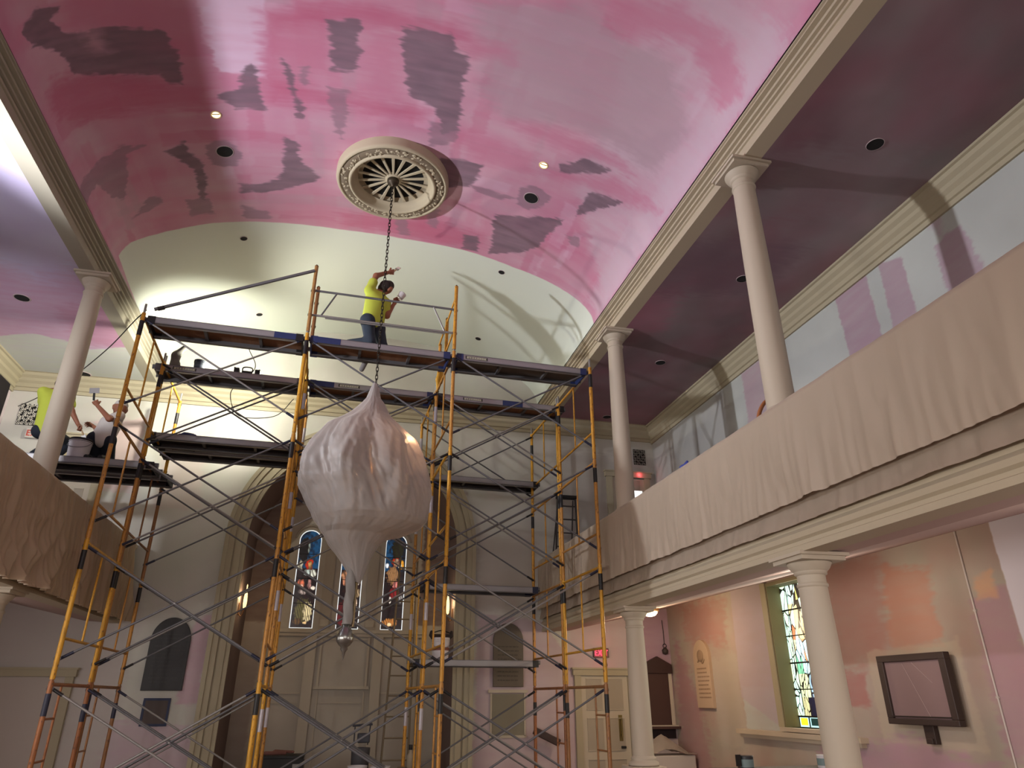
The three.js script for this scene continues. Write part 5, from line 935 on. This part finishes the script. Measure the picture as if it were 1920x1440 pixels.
{
  const b = pail('white bucket with red band and dark tools on the lowest plank', [1.67, YL1 - 0.075, -12.09], 0.15, 0.33, WHITEP, { band: flat(120, 66, 52, 0.6) });
  const t = thing('bag', 'dark cloth tool bag heaped in the top of the white banded bucket', 'tool bag', [1.67, YL1 + 0.245, -12.09]);
  mesh('pouch', blob([seg([-0.12, 0.02, 0], [0.12, 0.02, 0], 0.05, 0.05), seg([-0.17, 0.05, 0.02], [-0.16, 0.1, 0.02], 0.03, 0.025), seg([0.17, 0.04, 0.03], [0.17, 0.1, 0.02], 0.03, 0.024)], 0.01, 0.03), flat(44, 34, 32, 0.85), t); mesh('strap', tube([V(-0.16, 0.08, 0.03), V(0, 0.12, 0.06), V(0.16, 0.08, 0.03)], 0.009, 16, 5), BLACK, t);
}
{ // brushes and tools in hands
  const brush = (label, at, rz, rx, sc = 1) => { const t = thing('paint_brush', label, 'paint brush', at); t.rotation.set(rx, 0, rz); t.scale.setScalar(sc); mesh('handle', lathe([[0.001, 0], [0.01, 0.004], [0.008, 0.06], [0.013, 0.11], [0.011, 0.15]], 10), flat(180, 150, 110, 0.5), t); mesh('ferrule', box(0.06, 0.04, 0.018, 0, 0.165, 0), GALV, t); mesh('bristles', box(0.058, 0.07, 0.015, 0, 0.215, 0), flat(214, 210, 200, 0.9), t); return t; };
  brush('paint brush in raised hand of painter kneeling on topmost plank', [0.3, 7.81, -9.6], -0.5, -0.5);
  brush('paint brush pointing down in the hand of painter behind column', [-4.1, 5.36, -11.13], -2.7, 0.2);
  const c = thing('paint_pot', 'small white paint pot held by the painter kneeling on topmost plank', 'paint pot', [0.45, 7.34, -9.57]); c.rotation.z = -0.5;
  mesh('pot', lathe([[0.001, 0], [0.05, 0.0], [0.058, 0.1], [0.061, 0.1], [0.053, 0.004]], 20), flat(206, 204, 204, 0.4), c); mesh('liner', lathe([[0.06, 0.1], [0.05, 0.11], [0.04, 0.06], [0.001, 0.05]], 20), flat(90, 88, 90, 0.5), c);
  const s = thing('scraper', 'broad metal scraper held up by white shirted painter', 'scraper', [-3.95, 5.78, -10.92]); s.rotation.z = 0.15;
  mesh('blade', box(0.14, 0.09, 0.004, 0, 0.1, 0), flat(176, 174, 172, 0.35, { metalness: 0.5 }), s); mesh('handle', box(0.03, 0.12, 0.025, 0, 0, 0, 0.008), BLACK, s);
  const w = thing('trowel', 'grey plastering trowel with black grip lying on the upper plank', 'trowel', [-1.0, YT - 0.004, -10.86]); w.rotation.y = 0.1;
  mesh('blade', [box(0.2, 0.006, 0.1, -0.1, 0, 0), bar(V(-0.12, 0.01, 0), V(0.06, 0.05, 0), 0.012, 6)], flat(130, 126, 124, 0.4, { metalness: 0.5 }), w); mesh('grip', bar(V(0.03, 0.045, 0), V(0.14, 0.01, 0), 0.022, 10, 0.016), BLACK, w);
}
{ // twin head work lamp
  const t = thing('work_lamp', 'black twin head halogen work lamp with carrying handle on upper plank', 'work lamp', [-1.83, YT - 0.008, -10.93], TH);
  mesh('base_bar', [box(0.42, 0.02, 0.1, 0, 0.012, 0, 0.006), box(0.16, 0.1, 0.1, 0, 0.07, 0, 0.012)], BLACK, t);
  mesh('handle', tube([V(-0.07, 0.1, 0), V(-0.07, 0.19, 0), V(0.07, 0.19, 0), V(0.07, 0.1, 0)], 0.01, 20, 6), BLACK, t);
  const G = new THREE.MeshStandardMaterial({ color: 0xffffff, emissive: new THREE.Color(1, 0.95, 0.76), emissiveIntensity: 2.5 });
  for (const s of [-1, 1]) { const h = mesh('lamp_head', [box(0.07, 0.13, 0.13, s * 0.155, 0.09, 0, 0.01), box(0.02, 0.14, 0.14, s * 0.19, 0.09, 0, 0.006)], BLACK, t); mesh('lamp_glass', box(0.004, 0.11, 0.11, s * 0.202, 0.09, 0), G, h); }
  const b = thing('dust_sheet', 'grey rolled dust sheet standing on the upper plank beside a small dark bucket', 'dust sheet', [-2.92, YT - 0.008, -10.86]);
  const g = blob([seg([0, 0.07, 0], [0.0, 0.26, 0], 0.07, 0.062), seg([0.0, 0.26, 0], [0.09, 0.4, 0], 0.06, 0.04), seg([0.05, 0.1, 0.02], [0.08, 0.02, 0.02], 0.04, 0.03)], 0.01, 0.05); mesh('roll', g, flat(108, 106, 100, 0.9), b);
  pail('small dark blue paint kettle on upper plank with a white splash', [-2.55, YT - 0.008, -10.86], 0.085, 0.2, flat(44, 50, 62, 0.6), { bail: false, band: flat(70, 76, 88) });
  const l = thing('masking_roll', 'crumpled blue masking sheet on the front plank of lower pair', 'masking sheet', [-2.55, YL + 0.005, -11.05]); mesh('bundle', blob([seg([-0.12, 0.02, 0], [0.1, 0.02, 0.02], 0.035, 0.03), seg([-0.05, 0.04, 0.02], [0.06, 0.045, -0.02], 0.035, 0.03)], 0.01, 0.03), flat(58, 66, 112, 0.7), l);
  const m = thing('masking_roll', 'crumpled blue masking tape on the rail of pale draped gallery', 'masking tape', [3.76, 4.02, -7.07]); mesh('bundle', blob([seg([-0.02, 0.03, -0.05], [0.01, 0.04, 0.05], 0.03, 0.025), seg([0, 0.06, 0.02], [0.01, 0.08, 0.03], 0.018, 0.014)], 0.008, 0.02), flat(48, 62, 140, 0.7), m);
  const c = thing('cable', 'thin black lamp cable looping below upper plank', 'cable'); mesh('cord', tube([V(-1.92, 7.0, -10.5), V(-1.84, 6.78, -10.8), V(-1.7, 6.5, -10.8), V(-1.9, 6.42, -11.2), V(-2.08, 6.2, -11.25), V(-1.98, 5.86, -11.2), V(-1.86, 5.74, -11.15), V(-1.52, 5.72, -11.1), V(-1.28, 5.8, -11.1), V(-1.07, 6.1, -11.1)], 0.007, 90, 5), BLACK, c);
  const r = thing('cable', 'thin dark cable slung from scaffold corner past the upper column', 'cable'); mesh('cord', tube([V(-2.94, 6.4, -9.1), V(-3.1, 6.35, -9.3), V(-3.6, 6.3, -10.1), V(-4.1, 6.24, -10.8), V(-4.7, 6.2, -11.6), V(-5.3, 6.2, -12.3), V(-5.85, 6.28, -13.0)], 0.008, 90, 5), BLACK, r);
  const y = thing('sling', 'yellow hoist sling hanging beside pale guard post behind the painter', 'hoist sling', [1.27, 6.3, -10.66]);
  mesh('webbing', blob([seg([0.02, 0.46, 0.03], [0, 0.2, 0], 0.045, 0.055), seg([0, 0.2, 0], [-0.02, 0.02, 0], 0.055, 0.02), seg([0.05, 0.46, -0.02], [0.03, 0.16, -0.02], 0.03, 0.03)], 0.009, 0.03), flat(200, 150, 40, 0.7), y); mesh('hook', new THREE.TorusGeometry(0.022, 0.008, 6, 14, 4.6).translate(-0.02, -0.03, 0), IRON, y);
}
function ladder(label, a, b, w, n, m, capm) { // rails from foot a to head b
  const t = thing('ladder', label, 'ladder'), d = V(w / 2, 0, 0);
  for (const s of [-1, 1]) mesh('rail', bar(a.clone().addScaledVector(d, s), b.clone().addScaledVector(d, s * 0.72), 0.02, 6), m, t);
  for (let i = 1; i <= n; i++) { const p = a.clone().lerp(b, i / (n + 0.6)), q = d.clone().multiplyScalar(1 - 0.28 * i / (n + 0.6)); mesh('rung', bar(p.clone().sub(q), p.clone().add(q), 0.014, 6), m, t); }
  if (capm) mesh('cap', box(w * 0.8, 0.06, 0.14, b.x, b.y + 0.02, b.z, 0.01), capm, t);
  return t;
}
ladder('brown wooden ladder leaning in the apse beside the windows', V(1.1, 0, -12.98), V(1.24, 4.1, -13.95), 0.46, 12, flat(110, 96, 76, 0.7));
{
  const t = ladder('dark stepladder standing on the pale draped gallery', V(3.98, 3.1, -12.35), V(4.1, 5.14, -12.65), 0.5, 7, flat(64, 60, 58, 0.6), BLACK);
  for (const s of [-1, 1]) mesh('back_leg', bar(V(4.0 + s * 0.22, 3.1, -13.0), V(4.1 + s * 0.15, 5.12, -12.7), 0.014, 6), flat(64, 60, 58, 0.6), t);
}
{
  const b = thing('handrail', 'short dark sloping handrail end on the pink wall behind scaffold', 'handrail', [3.7, 0.98, -12.95]); b.rotation.z = -0.42;
  mesh('rail', box(0.5, 0.12, 0.07, 0, 0, 0, 0.015), flat(52, 34, 32, 0.5), b); mesh('wall_bracket', [bar(V(0.1, -0.03, 0), V(0.1, -0.03, -0.19), 0.012, 6), bar(V(-0.15, -0.03, 0), V(-0.15, -0.03, -0.19), 0.012, 6)], BLACK, b);
  const tb = thing('table', 'black folding table with tools on it, low in the apse', 'table', [-0.68, 0, -12.85]);
  mesh('top', box(0.72, 0.04, 0.5, 0, 0.76, 0, 0.008), BLACK, tb); mesh('apron', [box(0.72, 0.16, 0.02, 0, 0.66, 0.24), box(0.2, 0.2, 0.4, 0.26, 0.6, 0)], BLACK, tb); mesh('label_plate', box(0.1, 0.05, 0.004, 0.25, 0.64, 0.254), flat(150, 150, 148), tb);
  for (const [x, z] of [[-0.33, 0.22], [0.33, 0.22], [-0.33, -0.22], [0.33, -0.22]]) mesh('leg', bar(V(x, 0, z), V(x, 0.75, z), 0.016, 8), BLACK, tb);
  const rg = thing('rag', 'reddish brown crumpled rags lying on the black folding table', 'rags', [-0.72, 0.785, -12.85]); mesh('cloth', blob([seg([-0.2, 0.02, 0], [0.1, 0.02, 0.05], 0.03, 0.025), seg([-0.05, 0.04, 0], [0.22, 0.03, -0.02], 0.03, 0.02)], 0.012, 0.03), flat(110, 70, 62, 0.9), rg);
  const cr = thing('crate', 'dark crate stacked with tubs in the apse beside white buckets', 'crate', [0.55, 0, -12.9]);
  mesh('box', [box(0.3, 0.5, 0.3, 0, 0.25, 0, 0.01), box(0.34, 0.04, 0.34, 0, 0.52, 0, 0.008)], flat(70, 66, 70, 0.7), cr); mesh('tub', lathe([[0.001, 0.54], [0.14, 0.54], [0.15, 0.86], [0.001, 0.87]], 20), flat(64, 64, 70, 0.6), cr); mesh('handle', [bar(V(-0.12, 0.9, 0), V(-0.12, 1.2, 0), 0.012, 6), bar(V(0.1, 0.9, 0), V(0.13, 1.22, 0.02), 0.012, 6), bar(V(-0.16, 1.18, 0), V(0.16, 1.2, 0), 0.02, 6), box(0.2, 0.14, 0.16, 0.03, 1.0, 0, 0.02)], flat(58, 60, 70, 0.6), cr);
  pail('white bucket standing below the dark crate in the apse', [0.5, 0.297, -12.45], 0.15, 0.34, WHITEP); pail('white bucket at the foot of the wooden ladder', [0.84, 0.297, -12.3], 0.15, 0.34, WHITEP);
  const bx = thing('box', 'low covered box carrying the two white buckets', 'box', [0.67, 0, -12.38]); mesh('case', box(0.8, 0.29, 0.5, 0, 0.145, 0, 0.01), flat(120, 114, 108, 0.8), bx); mesh('lid', box(0.84, 0.02, 0.54, 0, 0.285, 0, 0.006), flat(130, 124, 118, 0.8), bx);
  const bt = thing('bottle', 'black capped spray bottle low behind the orange scaffold post', 'bottle', [1.28, 0.62, -12.2]); mesh('flask', lathe([[0.001, 0], [0.05, 0.0], [0.052, 0.16], [0.025, 0.2], [0.022, 0.24], [0.001, 0.245]], 16), flat(150, 140, 120, 0.5), bt); mesh('cap', lathe([[0.001, 0.24], [0.03, 0.24], [0.03, 0.31], [0.001, 0.312]], 12), BLACK, bt);
  const st = thing('stool', 'low wooden step stool under the spray bottle', 'stool', [1.28, 0, -12.2]); mesh('seat', box(0.36, 0.04, 0.3, 0, 0.6, 0, 0.01), flat(126, 110, 92, 0.8), st); for (const [x, z] of [[-0.14, 0.11], [0.14, 0.11], [-0.14, -0.11], [0.14, -0.11]]) mesh('leg', bar(V(x * 1.15, 0, z * 1.15), V(x, 0.59, z), 0.018, 8), flat(126, 110, 92, 0.8), st);
}
{ // plastic covered furniture and cans in the aisle
  const t = thing('covered_furniture', 'furniture under clear plastic below the notice board shelf', 'covered furniture', [5.8, 0, -12.6]);
  mesh('case', box(0.75, 0.7, 0.5, 0, 0.35, 0, 0.02), flat(184, 176, 170, 0.7), t);
  const n = 26, P = [], I = []; for (let j = 0; j <= n; j++) for (let i = 0; i <= n; i++) { const u = i / n - 0.5, v = j / n - 0.5; const r = Math.max(0, 1 - Math.hypot((u + 0.15) * 1.7, v * 1.5)); P.push(u * 0.8, 0.72 + 0.3 * r + 0.03 * fbm(u * 6, v * 6, 4, 3), v * 0.56); }
  for (let j = 0; j < n; j++) for (let i = 0; i < n; i++) { const a = j * (n + 1) + i; I.push(a, a + n + 1, a + 1, a + 1, a + n + 1, a + n + 2); }
  const g = new THREE.BufferGeometry(); g.setAttribute('position', new THREE.Float32BufferAttribute(P, 3)); g.setIndex(I); g.computeVertexNormals(); mesh('plastic_cover', g, new THREE.MeshPhysicalMaterial({ color: hex(170, 160, 150), roughness: 0.5, transmission: 0.3, thickness: 0, side: THREE.DoubleSide }), t);
  const tb = thing('trestle_table', 'plywood work table in the aisle carrying paint cans', 'work table', [5.35, 0, -8.5]); mesh('top', box(1.6, 0.04, 0.6, 0, 0.8, 0, 0.006), PLYG, tb);
  for (const [x, z] of [[-0.7, 0.24], [0.7, 0.24], [-0.7, -0.24], [0.7, -0.24]]) mesh('leg', box(0.06, 0.78, 0.06, x, 0.39, z), PLYG, tb);
  const can = (l, x, m, h = 0.17) => { const c = thing('paint_can', l, 'paint can', [x, 0.82, -8.45]); mesh('tin', lathe([[0.001, 0], [0.082, 0], [0.084, 0.005], [0.082, 0.01], [0.082, h - 0.01], [0.086, h], [0.07, h - 0.004], [0.001, h - 0.006]], 24), m, c); mesh('label', lathe([[0.0835, h * 0.2], [0.0835, h * 0.75]], 24), flat(110, 130, 132, 0.5), c); return c; };
  can('dark paint can on work table with a paint brush standing behind', 4.87, flat(46, 46, 50, 0.4), 0.15); can('white paint can with black spot on the work table near column', 5.92, flat(196, 192, 196, 0.4), 0.14);
  const b = thing('paint_brush', 'flat black brush leaning against the dark paint can', 'paint brush', [4.75, 0.822, -8.42]); mesh('bristles', box(0.06, 0.12, 0.02, 0, 0.1, 0), flat(30, 24, 24, 0.9), b); mesh('handle', box(0.03, 0.06, 0.016, 0, 0.03, 0, 0.004), flat(60, 40, 34), b);
}
{
  const f = thing('wall_fitting', 'small dark wall fitting hanging on a cord above the notice board', 'wall fitting', [6.12, 2.42, ZF + 0.05]);
  mesh('cord', tube([V(0, 0.55, -0.03), V(0.005, 0.3, -0.02), V(-0.005, 0.12, 0)], 0.007, 20, 5), BLACK, f); mesh('loop', new THREE.TorusGeometry(0.035, 0.007, 6, 16).translate(0, 0.08, 0), BLACK, f); mesh('housing', lathe([[0.001, -0.08], [0.05, -0.06], [0.06, 0.0], [0.03, 0.04], [0.001, 0.05]], 16), flat(60, 50, 46, 0.6), f);
}
{ // odds and ends of the galleries
  const c = thing('chair', 'orange brown wooden chair back showing behind tall upper column', 'chair', [4.33, 3.12, -6.05]);
  mesh('back', tube([V(-0.2, 0.95, 0), V(-0.2, 1.2, 0.0), V(-0.05, 1.4, 0), V(0.18, 1.38, 0), V(0.2, 1.15, 0), V(0.2, 0.95, 0)], 0.022, 30, 7), flat(160, 100, 58, 0.5), c); mesh('seat', box(0.42, 0.04, 0.4, 0, 0.62, 0.18, 0.012), flat(150, 94, 54, 0.5), c);
  for (const [x, z] of [[-0.19, 0], [0.19, 0], [-0.19, 0.36], [0.19, 0.36]]) mesh('leg', bar(V(x, 0, z), V(x, z ? 0.62 : 0.97, z), 0.018, 8), flat(150, 94, 54, 0.5), c);
  const h = thing('wire_hook', 'bent black wire hook standing above the pale draped rail', 'wire hook', [3.84, 4.0, -3.55]); mesh('wire', tube([V(-0.02, 0.0, 0), V(-0.02, 0.05, 0), V(-0.03, 0.09, 0), V(-0.01, 0.115, 0), V(0.02, 0.09, 0), V(0.01, 0.07, 0), V(0.04, 0.05, 0)], 0.0035, 40, 5), BLACK, h);
  const s = thing('loudspeaker', 'dark grey loudspeaker tower standing on brown draped gallery', 'loudspeaker', [-4.5, 3.2, -9.0]); mesh('cabinet', box(0.42, 2.0, 0.4, 0, 1.0, 0, 0.02), flat(52, 50, 58, 0.7), s); mesh('speaker_cloth', box(0.36, 1.8, 0.02, 0, 1.0, 0.205, 0.006), flat(44, 42, 48, 0.95), s);
  const w = thing('work_lamp', 'unseen cold white LED work lamp on tripod, out of view on brown draped gallery', 'work lamp', [UNSEEN_LED_AT.x - 0.05, 0, UNSEEN_LED_AT.z]);  // lamp out of view, placed to light the vault from below the entablature
  mesh('lamp_head', box(0.05, 0.3, 0.34, -0.03, UNSEEN_LED_AT.y, 0, 0.01), BLACK, w); mesh('unseen_lamp_panel', box(0.006, 0.26, 0.3, 0.0, UNSEEN_LED_AT.y, 0), new THREE.MeshStandardMaterial({ color: 0xffffff, emissive: new THREE.Color(0.88, 0.9, 1), emissiveIntensity: 3 }), w);
  mesh('lamp_head', box(0.3, 0.24, 0.05, 0.05, UNSEEN_LED_AT.y - 0.36, -0.1, 0.01), BLACK, w); mesh('unseen_lamp_panel', box(0.26, 0.2, 0.006, 0.05, UNSEEN_LED_AT.y - 0.36, -0.13), new THREE.MeshStandardMaterial({ color: 0xffffff, emissive: new THREE.Color(0.9, 0.92, 1), emissiveIntensity: 2 }), w);  // second head added to carry the fill beam along the gallery
  mesh('pole', bar(V(-0.05, 3.6, 0), V(-0.05, UNSEEN_LED_AT.y - 0.1, 0), 0.015, 8), BLACK, w); for (let i = 0; i < 3; i++) { const a = i * 2.094; mesh('leg', bar(V(-0.05, 3.9, 0), V(-0.05 + 0.25 * Math.cos(a), 3.4, 0.4 * Math.sin(a)), 0.012, 6), BLACK, w); }
}
renderer.render(scene, camera);
